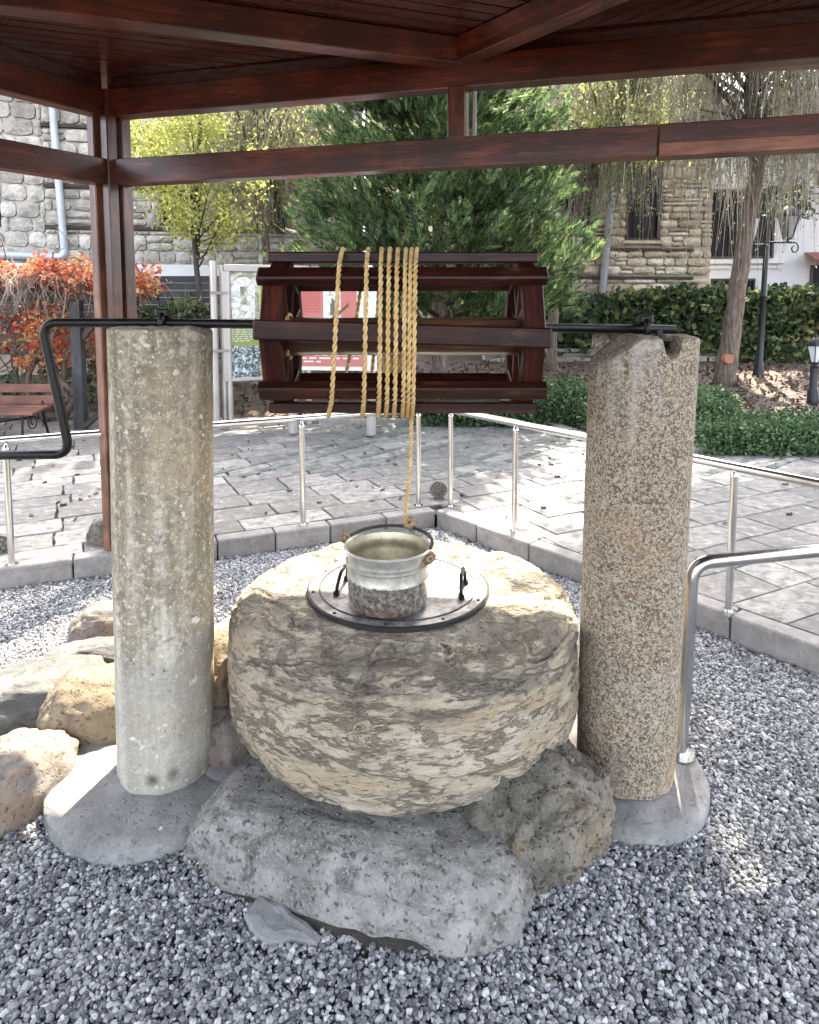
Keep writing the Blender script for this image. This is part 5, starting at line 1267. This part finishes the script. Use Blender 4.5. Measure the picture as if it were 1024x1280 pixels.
# --- dark board fence
fe = thing('board_fence', 'dark grey horizontal board fence under the white plinth of the pale house', 'fence', (-4, 11, 0))
fy = 10.9; fx0, fx1 = W(168, 380, fy).x, W(262, 380, fy).x
for k in range(11):
    z = W(200, 349, fy).z - k * .115; plank('board', (fx0 - 3.2, fy, z), (fx1 + .5, fy + .02, z), .025, .105, 'fence_wood', fe)
for x in (fx0 - 2, fx0, fx1): MB().box((x, fy + .06, .75), (.08, .06, 1.5)).build('post', 'fence_wood', fe)
# --- street lamp with two lanterns
lpy = G(948, 466, PZ + .25).y; lpx = W(948, 466, lpy).x; lt_ = W(966, 232, lpy)
lm = thing('street_lamp', 'tall dark street lamp with glazed lanterns on curled arms before the white house', 'lamp', (lpx, lpy, .2))
tp = Vector((W(961, 290, lpy).x, lpy, lt_.z))
bs = Vector((lpx, lpy, .1))
def along(f): return bs.lerp(tp, f)
MB().tube([along(0), along(.10), along(.13), along(.14), along(.45), along(.46), along(.47), along(1)], [.13, .085, .075, .06, .05, .065, .05, .04], 14).build('post', 'lamp_paint', lm, 'auto')
def lantern(c, s, par, mats=('lamp_paint', 'frosted_glass')):
    g = MB(); n_ = 6
    g.lathe([(.06 * s, 0), (.13 * s, .26 * s)], c, n_); g.build('glass', mats[1], par)
    r_ = MB(); r_.lathe([(.155 * s, .262 * s), (.15 * s, .29 * s), (.06 * s, .38 * s), (.03 * s, .40 * s), (.012 * s, .46 * s), (0, .47 * s)], c, n_); r_.lathe([(0, -.03 * s), (.07 * s, -.02 * s), (.07 * s, .0)], c, n_)
    for k in range(n_):
        a = 2 * math.pi * k / n_; r_.tube([c + Vector((math.cos(a) * .062 * s, math.sin(a) * .062 * s, 0)), c + Vector((math.cos(a) * .133 * s, math.sin(a) * .133 * s, .262 * s))], .008 * s, 5)
    return r_.build('lantern', mats[0], par, 'auto')
for px, py, sgn in ((985, 297, 1), (938, 300, -1)):
    lc = W(px, py, lpy); arm = MB(); jn = along(.86); jn.z = lc.z - .06
    jn = bs.lerp(tp, (lc.z - .08 - bs.z) / (tp.z - bs.z))
    arm.tube([jn, Vector((lc.x + .12 * sgn, lpy, lc.z - .08))], .018, 8); arm.tube([Vector((lc.x, lpy, lc.z - .08)), Vector((lc.x, lpy, lc.z - .02))], .025, 8)
    arm.tube([Vector((lc.x + .12 * sgn, lpy, lc.z - .08)) + Vector((sgn * (math.sin(a) * (.10 - .01 * a)) * .8, 0, -.10 + math.cos(a) * (.10 - .01 * a))) for a in np.linspace(0, 6, 20)], .012, 6)
    arm.build('arm', 'lamp_paint', lm, 'auto'); lantern(lc, 1.35, lm, ('lamp_paint', 'lantern_glass' if sgn > 0 else 'frosted_glass'))
# --- bollard lamp
bp_ = G(1016, 503, PZ + .08); bo = thing('bollard_lamp', 'short black garden lamp with white glazed head beside the low bushes', 'lamp', bp_)
zt4 = W(1016, 455, bp_.y).z
MB().lathe([(.075, bp_.z - .05), (.075, bp_.z + .16), (.055, bp_.z + .19), (.052, zt4 - .05), (.07, zt4 - .03), (.05, zt4)], (bp_.x, bp_.y, 0), 16).build('post', 'lamp_paint', bo, 'auto')
lantern(Vector((bp_.x, bp_.y, zt4 + .03)), .86, bo)

# ================================================================== PLANTS
def batch(T_V, T_F, mats3, locs):
    """many copies of one small leaf template (numpy), as one mesh: V (m,3), rotation+scale (n,3,3), locations (n,3)"""
    T_V = np.asarray(T_V, float); n_ = len(locs); m_ = len(T_V)
    V_ = np.einsum('nij,mj->nmi', mats3, T_V) + locs[:, None, :]
    F_ = (np.asarray(T_F)[None, :, :] + (np.arange(n_) * m_)[:, None, None]).reshape(-1, len(T_F[0])); return V_.reshape(-1, 3), F_
def frames(d, roll, s):
    d = d / np.maximum(1e-9, np.linalg.norm(d, axis=1, keepdims=True)); up = np.tile([0., 0, 1], (len(d), 1)); up[np.abs(d[:, 2]) > .95] = [1, 0, 0]
    y = np.cross(up, d); y /= np.linalg.norm(y, axis=1, keepdims=True); z = np.cross(d, y); c, si = np.cos(roll)[:, None], np.sin(roll)[:, None]
    y2 = y * c + z * si; z2 = -y * si + z * c
    return np.stack([d, y2, z2], axis=2) * (s[:, None, None] if np.ndim(s) == 1 else s)
LEAF = ([(0, 0, 0), (.35, .26, .05), (1, 0, -.06), (.35, -.26, .05)], [(0, 1, 2), (0, 2, 3)])
LEAF5 = ([(0, 0, 0), (.25, .34, .04), (.55, .18, 0), (.8, .30, -.04), (1, 0, -.1), (.8, -.3, -.04), (.55, -.18, 0), (.25, -.34, .04)], [(0, 1, 2), (0, 2, 6), (0, 6, 7), (2, 3, 4), (2, 4, 6), (4, 5, 6)])
def rdir(n_, down=0.0):
    d = rng.normal(size=(n_, 3)); d /= np.linalg.norm(d, axis=1, keepdims=True); d[:, 2] -= down; return d
def foliage(name, P_, mat, size, parent=None, tmpl=LEAF, down=0.0, dirs=None):
    n_ = len(P_); s = rng.uniform(.7, 1.3, n_) * size; d = rdir(n_, down) if dirs is None else dirs
    V_, F_ = batch(tmpl[0], tmpl[1], frames(d, rng.uniform(0, 6.28, n_), s), P_)
    o = link(name, mesh_np(name, V_, F_, M[mat]), parent); return o
def clumps(centre, rad, n_cl, per, cr_, squash=1.0, shell=.55, seed=0):
    """leaf positions gathered in uneven clumps inside an ellipsoid"""
    r_ = np.random.default_rng(seed); d = r_.normal(size=(n_cl, 3)); d /= np.linalg.norm(d, axis=1, keepdims=True)
    rr_ = shell + (1 - shell) * r_.random(n_cl) ** .6; c = np.asarray(centre) + d * rr_[:, None] * np.asarray(rad)
    P_ = c[:, None, :] + r_.normal(size=(n_cl, per, 3)) * cr_ * np.array([1, 1, squash]) * r_.uniform(.6, 1.3, (n_cl, 1, 1)); return P_.reshape(-1, 3), c
def trunk(pts, r0, r1, parent, name='trunk', mat='tree_bark', n_=14, wob=.02, seg_=5):
    P_ = [Vector(p) for p in pts]; out = []; 
    for a, b_ in zip(P_, P_[1:]):
        for k in range(seg_): out.append(a.lerp(b_, k / seg_) + Vector((noise.noise(a * 3 + Vector((k, 0, 0))), noise.noise(a * 3 + Vector((0, k, 9))), 0)) * wob * (1 if k else 0))
    out.append(P_[-1]); m_ = len(out)
    return MB().tube(out, [(r0 + (r1 - r0) * (k / (m_ - 1)) ** .8) * (1 + .12 * noise.noise(out[k] * 5)) * (1.25 if k == 0 else 1) for k in range(m_)], n_).build(name, mat, parent, True)
# conifer with flat upright sprays
CT = Vector((.42, 9.6, 0)); cf = thing('conifer_tree', 'big dense dark green conifer with feathery upright sprays behind the drum', 'tree', CT)
trunk([CT, CT + Vector((.02, 0, 3)), CT + Vector((0, 0, 6.6))], .14, .03, cf)
SPR_V, SPR_F = [], []
def addleaf(o, d, L_, w_, z=0):
    o, d = np.array(o, float), np.array(d, float); d /= np.linalg.norm(d); p = np.array([-d[1], d[0], 0]); b_ = len(SPR_V)
    SPR_V.extend([o, o + d * L_ * .45 + p * w_ + [0, 0, z], o + d * L_, o + d * L_ * .45 - p * w_ - [0, 0, z]]); SPR_F.extend([(b_, b_ + 1, b_ + 2), (b_, b_ + 2, b_ + 3)])
for i in range(12):
    x = i * .08; L_ = .36 * (1 - (i / 12) ** 1.5) + .07
    for s_ in (-1, 1): addleaf((x, 0, 0), (1, .62 * s_, .12 * (i % 2)), L_, .032, .01)
addleaf((0, 0, 0), (1, 0, 0), 1.1, .02)
pos, dd, ss, tips = [], [], [], []
twg = MB()
for k in range(330):
    z = 1.0 + 5.3 * rng.random() ** 1.1; az = rng.uniform(0, 2 * math.pi); Rm_ = 2.15 * (1 - ((z - 1.0) / 6.0)) ** .65 * rng.uniform(.8, 1.12) + .1
    if z < 1.5: Rm_ *= .85
    o_ = np.array([CT.x, CT.y, z]); dr_ = np.array([math.cos(az), math.sin(az), .28]); e_ = o_ + dr_ * Rm_
    if k % 3 == 0: twg.tube([Vector(o_), Vector(o_ + dr_ * Rm_ * .5 - [0, 0, .05]), Vector(e_)], [.03, .018, .006], 5)
    for q in range(46):
        f = .30 + .70 * (q + rng.random()) / 46; p = o_ + dr_ * Rm_ * f + rng.normal(size=3) * .09
        out = np.array([math.cos(az), math.sin(az), 0]) * .75 + np.array([0, 0, .75]) + rng.normal(size=3) * .34
        pos.append(p); dd.append(out); ss.append(rng.uniform(.15, .30))
pos, dd, ss = np.array(pos), np.array(dd), np.array(ss); twg.build('branch', 'dark_twig', cf, True)
V_, F_ = batch(SPR_V, SPR_F, frames(dd, rng.uniform(0, 6.28, len(pos)), ss), pos)
link('crown', mesh_np('crown', V_, F_, M['conifer_leaf']), cf)

def strands(starts, lens, mat, name, parent, w_=.006, segs=7, leaves=0, leafmat=None, lsize=.05, sway=.12):
    n_ = len(starts); Vv, Ff = [], []; LP, LD = [], []
    ph = rng.uniform(0, 6.28, (n_, 2)); aa = rng.uniform(0, 6.28, n_)
    tt = np.linspace(0, 1, segs + 1); dx = np.cos(aa) * sway * lens; dy = np.sin(aa) * sway * lens
    X = starts[:, None, 0] + dx[:, None] * np.sqrt(tt)[None] * 1.6 + np.sin(tt[None] * 5 + ph[:, :1]) * .03
    Y = starts[:, None, 1] + dy[:, None] * np.sqrt(tt)[None] * 1.6 + np.sin(tt[None] * 4 + ph[:, 1:]) * .03
    Z = starts[:, None, 2] - lens[:, None] * tt[None] + .12 * np.sin(tt[None] * math.pi) * lens[:, None]
    P_ = np.stack([X, Y, Z], 2)
    offs = np.array([[1, 0, 0], [-.5, .87, 0], [-.5, -.87, 0]]) * w_
    th = (1 - .6 * tt)[None, :, None, None]
    V3 = P_[:, :, None, :] + offs[None, None] * th; V3 = V3.reshape(-1, 3)
    base = (np.arange(n_) * (segs + 1) * 3)[:, None, None, None]; s_i = (np.arange(segs) * 3)[None, :, None, None]; k_i = np.array([[0, 1, 4, 3], [1, 2, 5, 4], [2, 0, 3, 5]])[None, None]
    F4 = (base + s_i + k_i).reshape(-1, 4); link(name, mesh_np(name, V3, F4, M[mat]), parent)
    if leaves:
        idx = rng.integers(0, n_, leaves); t_ = rng.random(leaves) * segs; i0 = t_.astype(int); f = (t_ - i0)[:, None]
        Q = P_[idx, i0] * (1 - f) + P_[idx, np.minimum(i0 + 1, segs)] * f + rng.normal(size=(leaves, 3)) * .02
        d = rng.normal(size=(leaves, 3)) * .6; d[:, 2] -= 1.0
        foliage('leaves', Q, leafmat, lsize, parent, dirs=d)
NARROW = ([(0, 0, 0), (.4, .1, .02), (1, 0, 0), (.4, -.1, .02)], [(0, 1, 2), (0, 2, 3)])

# yellow-leaved tree by the pergola
YT = W(254, 420, 9.6); YT.z = 0; yt = thing('young_tree', 'slender tree with bright yellow-green leaves in front of the pale stone house', 'tree', YT)
trunk([YT, YT + Vector((-.03, 0, 1.6)), YT + Vector((-.1, 0, 2.6)), YT + Vector((.1, 0, 4.6))], .06, .02, yt, mat='dark_twig')
P1_, c1 = clumps((W(212, 170, 9.6).x, 9.6, 4.05), (.72, .7, 1.0), 48, 120, .15, .8, .3, 4)
P2_, c2 = clumps((W(258, 260, 9.6).x, 9.6, 2.95), (.55, .5, .55), 22, 110, .12, 1.1, .3, 5)
P3_, c3 = clumps((W(300, 210, 9.7).x, 9.7, 3.3), (.45, .4, .7), 12, 60, .13, 1.3, .3, 15)
foliage('crown', np.concatenate([P1_, P2_, P3_]), 'yellow_leaf', .062, yt, down=.5)
b = MB()
for c in list(c1[::4]) + list(c2[::4]) + list(c3[::3]): b.tube([Vector((YT.x - .03, 9.6, 2.1 + .4 * rng.random() + max(0, c[2] - 3.2) * .6)), (Vector(c) + Vector((YT.x, 9.6, c[2] - .5))) / 2, Vector(c)], [.013, .008, .003], 5)
b.build('branch', 'dark_twig', yt, True)
# pale weeping tree between the yellow one and the conifer
T4 = Vector((-2.45, 11.3, 0)); wt = thing('weeping_tree', 'pale drooping tree with thin dry hanging branches beside the conifer', 'tree', T4, 'weeping pepper trees')
trunk([T4, T4 + Vector((.1, 0, 2.4)), T4 + Vector((-.1, 0, 4.8))], .10, .04, wt)
def crown_starts(c, r_, n_, s): 
    g_ = np.random.default_rng(s); d = g_.normal(size=(n_, 3)); d /= np.linalg.norm(d, axis=1, keepdims=True); return np.asarray(c) + d * np.asarray(r_) * g_.uniform(.3, 1, (n_, 1))
b = MB()
for k in range(16): a = k * 2.4; b.tube([T4 + Vector((0, 0, 3.2 + .08 * k)), T4 + Vector((math.cos(a) * .6, math.sin(a) * .5, 4.4 + .05 * k)), T4 + Vector((math.cos(a) * 1.25, math.sin(a) * .9, 4.3))], [.035, .022, .008], 6)
b.build('branch', 'tree_bark', wt, True)
st_ = crown_starts((T4.x + .1, T4.y, 4.5), (1.5, 1.0, .9), 900, 3); strands(st_, rng.uniform(.6, 1.9, 900), 'dry_strand', 'hanging_twigs', wt, .005, 6, 11000, 'yellow_leaf', .045)

P_, cc = clumps((T4.x + 1.45, 11.3, 8.5), (2.3, 1.3, 1.3), 130, 75, .26, .9, .1, 91); foliage('crown', P_, 'willow_leaf', .12, wt)  # high crown out of view, added to the tree to dapple the gravel
b = MB()
for c in cc[::5]: b.tube([T4 + Vector((0, 0, 4.6)), (T4 + Vector((.3, 0, 6.6)) + Vector(c)) / 2, Vector(c)], [.05, .03, .01], 5)
b.build('branch', 'tree_bark', wt, True)
# big pepper tree with leaning cut trunk, by the white house
T5 = G(906, 472, PZ + .25); y5 = T5.y
t5 = thing('weeping_tree', 'leaning tree with a fresh orange pruning cut at its foot and grey hanging twigs', 'tree', T5, 'weeping pepper trees')
p5 = [T5 - Vector((0, 0, .15)), W(916, 400, y5), W(930, 310, y5), W(947, 205, y5), W(938, 110, y5), W(950, 20, y5)]
trunk(p5, .165, .09, t5, n_=20, wob=.03)
c_ = W(911, 449, y5 - .18); cs = MB().tube([c_ + Vector((0, .12, 0)), c_ + Vector((0, -.01, 0)), c_ + Vector((0, -.025, 0))], [.085, .08, .07], 16).build('pruning_cut', 'fresh_cut', t5, 'auto')
MB().tube([W(926, 355, y5) , W(933, 335, y5 - .05)], [.09, .06], 10).build('branch_stub', 'tree_bark', t5, 'auto')
b = MB(); st_pts = []
for k in range(30):
    a = k * 2.4; h = p5[3].lerp(p5[5], (k % 10) / 10); L_ = rng.uniform(1.0, 2.4); e = h + Vector((math.cos(a) * L_, math.sin(a) * L_ * .7, .5 + .5 * rng.random()))
    m_ = (h + e) / 2 + Vector((0, 0, .35)); b.tube([h, m_, e], [.05, .03, .01], 6)
    for q in range(46): f = rng.uniform(.25, 1.05); st_pts.append(np.array(h.lerp(e, f) + Vector((0, 0, .25 * math.sin(f * 3)))) + rng.normal(size=3) * .12)
b.build('branch', 'dark_twig', t5, True)
st_pts = np.array(st_pts); strands(st_pts, rng.uniform(.7, 2.3, len(st_pts)), 'dry_strand', 'hanging_twigs', t5, .0066, 8, 8000, 'willow_leaf', .055)
# tree in front of the warm house: hanging green strands and yellow tufts
T6 = W(690, 400, 12.6); T6.z = .2
t6 = thing('weeping_tree', 'drooping tree with green strands and yellow tufts before the dark rubble house windows', 'tree', T6, 'weeping pepper trees')
trunk([T6, W(694, 340, 12.6), W(712, 280, 12.6), W(760, 200, 12.6), W(800, 60, 12.6)], .10, .05, t6)
b = MB(); sp6 = []
for k in range(34):
    a = k * 2.4; h = W(712, 280, 12.6).lerp(W(800, 60, 12.6), .2 + .8 * (k % 12) / 12); L_ = rng.uniform(.8, 2.0); e = h + Vector((math.cos(a) * L_, math.sin(a) * L_ * .7, .3 + .6 * rng.random()))
    b.tube([h, (h + e) / 2 + Vector((0, 0, .25)), e], [.04, .025, .008], 6)
    for q in range(26): f = rng.uniform(.2, 1.05); sp6.append(np.array(h.lerp(e, f) + Vector((0, 0, .2 * math.sin(f * 3)))) + rng.normal(size=3) * .12)
for px, py in ((690, 250), (720, 240), (735, 270), (668, 260)): b.tube([W(694, 340, 12.6), W((px + 690) / 2, (py + 330) / 2, 12.5), W(px, py, 12.4)], [.03, .02, .006], 6)
b.build('branch', 'dry_twig', t6, True); sp6 = np.array(sp6)
strands(sp6, rng.uniform(.5, 1.9, len(sp6)), 'dry_strand', 'hanging_twigs', t6, .0055, 7, 11000, 'willow_leaf', .065)
P_, _c = clumps(tuple(W(800, 150, 12.3)), (1.9, .9, 1.0), 46, 60, .12, 1.2, .2, 21); foliage('tufts', P_, 'yellow_leaf', .075, t6, down=.6)
# tall leafy tree outside the picture whose crown shades the gravel
T7 = Vector((7.3, 8.9, 0)); t7 = thing('shade_tree', 'tall leafy tree beside the paving with a broad high crown', 'tree', T7)
trunk([T7, T7 + Vector((-.3, 0, 3)), T7 + Vector((-1.2, -.2, 6.2)), T7 + Vector((-1.8, -.3, 8.5))], .26, .08, t7)
P_, cc = clumps((5.15, 8.6, 7.2), (2.6, 3.1, 1.5), 400, 150, .36, .8, .1, 31); foliage('crown', P_, 'shade_leaf', .15, t7)
b = MB()
for c in cc[::6]: b.tube([T7 + Vector((-1.0, -.2, 5.4)), (T7 + Vector((-1.2, -.2, 6.4)) + Vector(c)) / 2, Vector(c)], [.05, .03, .01], 5)
b.build('branch', 'tree_bark', t7, True)
# dark tree top over the white house
T8 = Vector((10.2, 15.6, 0)); t8 = thing('broadleaf_tree', 'dark leafy tree standing before the upper floor of the white house', 'tree', T8)
trunk([T8, T8 + Vector((.1, 0, 3)), T8 + Vector((-.2, 0, 6))], .18, .07, t8)
P_, cc = clumps((9.4, 15.3, 5.9), (1.7, 1.3, 1.5), 120, 130, .25, .9, .2, 41); foliage('crown', P_, 'shade_leaf', .11, t8)
P_, _c = clumps(tuple(W(985, 245, 14.2)), (.45, .3, .45), 20, 60, .12, .8, .2, 43); foliage('low_sprigs', P_, 'shade_leaf', .09, t8)

# ivy hedge on the garden wall
def hedge(name, label, cat, x0, x1, y, dep, z0, ztf, n_, mat, size, tmpl, seed, core=True, group=None, bulge=.14):
    r_ = np.random.default_rng(seed); h = thing(name, label, cat, ((x0 + x1) / 2, y, z0), group)
    X = r_.uniform(x0, x1, n_); f = r_.random(n_); ang = r_.uniform(-.35, math.pi * .5, n_); P_ = np.zeros((n_, 3))
    for i in range(n_):
        zt9 = ztf(X[i]); lump = 1 + bulge * noise.noise(Vector((X[i] * 2.3, f[i] * 3, seed))) * 2 + .1 * noise.noise(Vector((X[i] * 7, f[i] * 8, seed)))
        u9 = f[i]
        if u9 < .62: yy, zz9 = y - dep / 2 * lump, z0 + (zt9 - z0) * (u9 / .62) ** .9
        else: yy, zz9 = y - dep / 2 * lump + (u9 - .62) / .38 * dep, z0 + (zt9 - z0) * (1 + .06 * (lump - 1) * 5)
        if u9 < .62: yy += dep * .12 * max(0, (u9 / .62) - .75) * 4
        P_[i] = (X[i], yy, zz9)
    P_ += r_.normal(size=(n_, 3)) * np.array([.04, .05, .035]) * (dep / .7)
    d = r_.normal(size=(n_, 3)) * .8; d[:, 1] -= .5; d[:, 2] += .1; foliage('leaves', P_, mat, size, h, tmpl, dirs=d)
    if core:
        m_ = 30; V_ = []
        for i in range(m_ + 1):
            x = x0 + .06 + (x1 - x0 - .12) * i / m_; zt9 = ztf(x)
            for (yy, zz9) in ((-dep * .40, z0), (-dep * .40, z0 + (zt9 - z0) * .8), (-dep * .2, z0 + (zt9 - z0) * .9), (dep * .4, z0 + (zt9 - z0) * .9), (dep * .42, z0)): V_.append((x, y + yy, zz9))
        F_ = [(i * 5 + k, i * 5 + k + 1, (i + 1) * 5 + k + 1, (i + 1) * 5 + k) for i in range(m_) for k in range(4)]
        mb = MB().add(V_, F_); mb.build('twig_mass', 'dark_twig', h)
    return h
hy = 14.1
hedge('ivy_hedge', 'long ivy hedge with green and orange leaves on the low wall before the houses', 'hedge', 1.6, 13.0, hy, .9, W(940, 440, hy).z, lambda x: W(512 + FPX * x / hy, 372 - 5 * math.sin(x * 1.3) - (10 if x > 7.6 else 0), hy).z, 15000, 'ivy_leaf', .15, LEAF5, 51)
P_, _c = clumps(tuple(W(975, 445, 13.55)), (.95, .15, .40), 30, 45, .13, 1.2, .1, 57); hv = foliage('ivy_trail', P_, 'ivy_leaf', .12, None, LEAF5); tag(hv, 'orange green ivy trailing down over the low wall by the street lamp', 'ivy')
# low clipped bushes
def bush(label, px0, px1, py_b, py_t, dep, n_, seed, zb=PZ, size=.05):
    g_ = G((px0 + px1) / 2, py_b, zb); yf_ = g_.y; yc_ = yf_ + dep / 2; x0 = (px0 - 512) / FPX * yc_; x1 = (px1 - 512) / FPX * yc_
    zt9 = W(0, py_t, yf_ + dep * .6).z
    def top(x): e = min(1, (x - x0) / .25 + .45, (x1 - x) / .25 + .45); return zb + (zt9 - zb) * (e ** .5) * (1 + .10 * noise.noise(Vector((x * 3, seed, 0))))
    return hedge('low_bush', label, 'bush', x0, x1, yc_, dep, zb - .03, top, n_, 'hedge_leaf', size, LEAF, seed, group='low clipped green bushes', bulge=.2)
bush('broad low green bush nearest the paving, below the short garden lamp', 862, 1090, 566, 527, 1.0, 17000, 61)
bush('small green bush partly behind the granite column top', 722, 905, 545, 500, .9, 11000, 62, size=.048)
bush('long dark green bush seen under the winding drum', 525, 735, 530, 482, .9, 12000, 63, zb=PZ + .03, size=.052)
bush('small round green bush between the granite column and pruned tree', 868, 908, 512, 488, .7, 4000, 64, zb=PZ + .06)
# leaf litter and dead twigs on the soil
n_ = 9000; X = rng.uniform(-4, 12, n_); Y = rng.uniform(7.0, 13.4, n_); Z = np.array([bedz(a, b_) + .015 for a, b_ in zip(X, Y)]); keep = np.array([y > bed_edge(x) + .1 for x, y in zip(X, Y)])
lo = foliage('leaf_litter', np.stack([X, Y, Z], 1)[keep], 'litter_leaf', .085, None, LEAF5); stuff(lo)
# fallen leaves on the paving
n_ = 260; X = rng.uniform(-4, 5, n_); Y = rng.uniform(4.5, 8.2, n_); keep = np.array([in_paving((x, y)) for x, y in zip(X, Y)])
d = rng.normal(size=(n_, 3)); d[:, 2] *= .08
stuff(foliage('fallen_leaves', np.stack([X, Y, np.full(n_, PZ + .008)], 1)[keep], 'litter_leaf', .045, None, LEAF5, dirs=d[keep]))

# ================================================================== PERGOLA WITH RED CREEPER
pgp = W(100, 545, 7.95); pgx = W(97, 420, 7.95).x
pg = thing('pergola', 'dark timber pergola carrying the red creeper beside the bench', 'pergola', (pgx, 7.95, PZ))
zbm = W(90, 376, 7.95).z
for x, y in ((pgx, 7.95), (pgx - 2.6, 7.95), (pgx, 9.6), (pgx - 2.6, 9.6)): plank('post', (x, y, PZ - .02), (x, y, zbm), .12, .12, 'fence_wood', pg, up=Vector((1, 0, 0)))
for y in (7.95, 9.6): plank('beam', (pgx - 3.0, y, zbm + .06), (pgx + .35, y, zbm + .06), .09, .12, 'aged_timber', pg)
for k in range(6): plank('crossbar', (pgx - 2.8 + k * .6, 7.6, zbm + .155), (pgx - 2.8 + k * .6, 9.9, zbm + .155), .05, .07, 'aged_timber', pg)
plank('brace', (pgx + .04, 7.95, zbm - .45), (pgx + .5, 7.95, zbm + .1), .06, .07, 'aged_timber', pg)
plank('foot_brace', (pgx + .05, 7.9, PZ + .03), (pgx + .55, 7.8, PZ + .42), .06, .06, 'aged_timber', pg)
vn = thing('red_creeper', 'red and orange creeper with bare woody stems sprawling over the pergola', 'creeper', (pgx - 1.2, 8.4, PZ))
zc_ = zbm + .33
P_, cc = clumps((pgx - 1.35, 8.3, zc_), (1.9, .9, .13), 80, 95, .10, .8, .2, 71); foliage('leaves', P_, 'red_leaf', .058, vn, LEAF5, down=.2)
P_, _c = clumps((pgx + .35, 8.1, zc_ - .1), (.75, .4, .12), 24, 70, .1, .7, .2, 72); foliage('leaves', P_, 'red_leaf', .058, vn, LEAF5)
P_, _c = clumps((pgx - .9, 8.5, zc_ - .75), (1.7, .5, .40), 46, 50, .10, 1, .2, 73); foliage('leaves', P_, 'red_leaf', .06, vn, LEAF5)
P_, _c = clumps((pgx - .6, 9.2, zc_ - 1.35), (2.1, .4, .55), 30, 40, .12, 1, .2, 74); foliage('leaves', P_, 'ivy_leaf', .09, vn, LEAF5)
st_ = crown_starts((pgx - 1.0, 8.1, zc_ - .02), (1.9, .6, .12), 1000, 75); strands(st_, rng.uniform(.15, .5, 1000), 'dry_twig', 'hanging_twigs', vn, .0045, 5, 0, sway=.75)
b = MB()
for k, (x, y) in enumerate(((pgx - .28, 8.05), (pgx - .2, 8.15), (pgx - .75, 8.4), (pgx - 1.7, 8.3), (pgx + .3, 8.6))):
    pts = [Vector((x + .18 * noise.noise(Vector((k * 5, q * .7, 0))) + .12 * math.sin(q * 1.1 + k), y + .1 * noise.noise(Vector((0, q, k * 3))), PZ + (zbm + .1 - PZ) * q / 8)) for q in range(9)]
    b.tube(pts, [.045 - .003 * q for q in range(9)], 8)
for k in range(150):
    p = Vector((pgx - 2.4 + rng.random() * 3.0, 8.1 + rng.random() * .8, .8 + rng.random() * 1.3)); q = p + Vector((rng.normal() * .35, rng.normal() * .1, rng.normal() * .4)); b.tube([p, (p + q) / 2 + Vector((rng.normal() * .06, 0, .08)), q], [.012, .009, .004], 5)
b.build('stems', 'tree_bark', vn, True)
# shrub in front of the dark fence, with bare twigs and one big dead leaf
sx = W(215, 400, 8.9); sh = thing('garden_shrub', 'small shrub with bare twigs and a few dry leaves before the dark fence', 'shrub', (sx.x, 8.9, PZ))
P_, _c = clumps((sx.x + .05, 8.9, 1.43), (.62, .3, .18), 26, 60, .08, .8, .2, 81); foliage('leaves', P_, 'ivy_leaf', .075, sh, LEAF5)
P_, _c = clumps((sx.x, 8.95, .85), (.65, .3, .5), 30, 50, .12, .9, .2, 82); foliage('leaves', P_, 'ivy_leaf', .08, sh, LEAF5)
b = MB()
for k in range(26):
    a = rng.uniform(-.7, .7); L_ = rng.uniform(.8, 1.85); p = Vector((sx.x + rng.normal() * .1, 8.9, .3)); b.tube([p, p + Vector((math.sin(a) * L_ * .45, .0, L_ * .55)), p + Vector((math.sin(a) * L_, rng.normal() * .1, L_ * math.cos(a * .6)))], [.012, .008, .003], 5)
b.build('stems', 'dry_twig', sh, True)
lc = W(190, 356, 8.7); foliage('dry_leaf', np.array([[lc.x - .08, 8.7, lc.z + .06]]), 'litter_leaf', .30, sh, LEAF5, dirs=np.array([[.25, -.1, -1.]]));
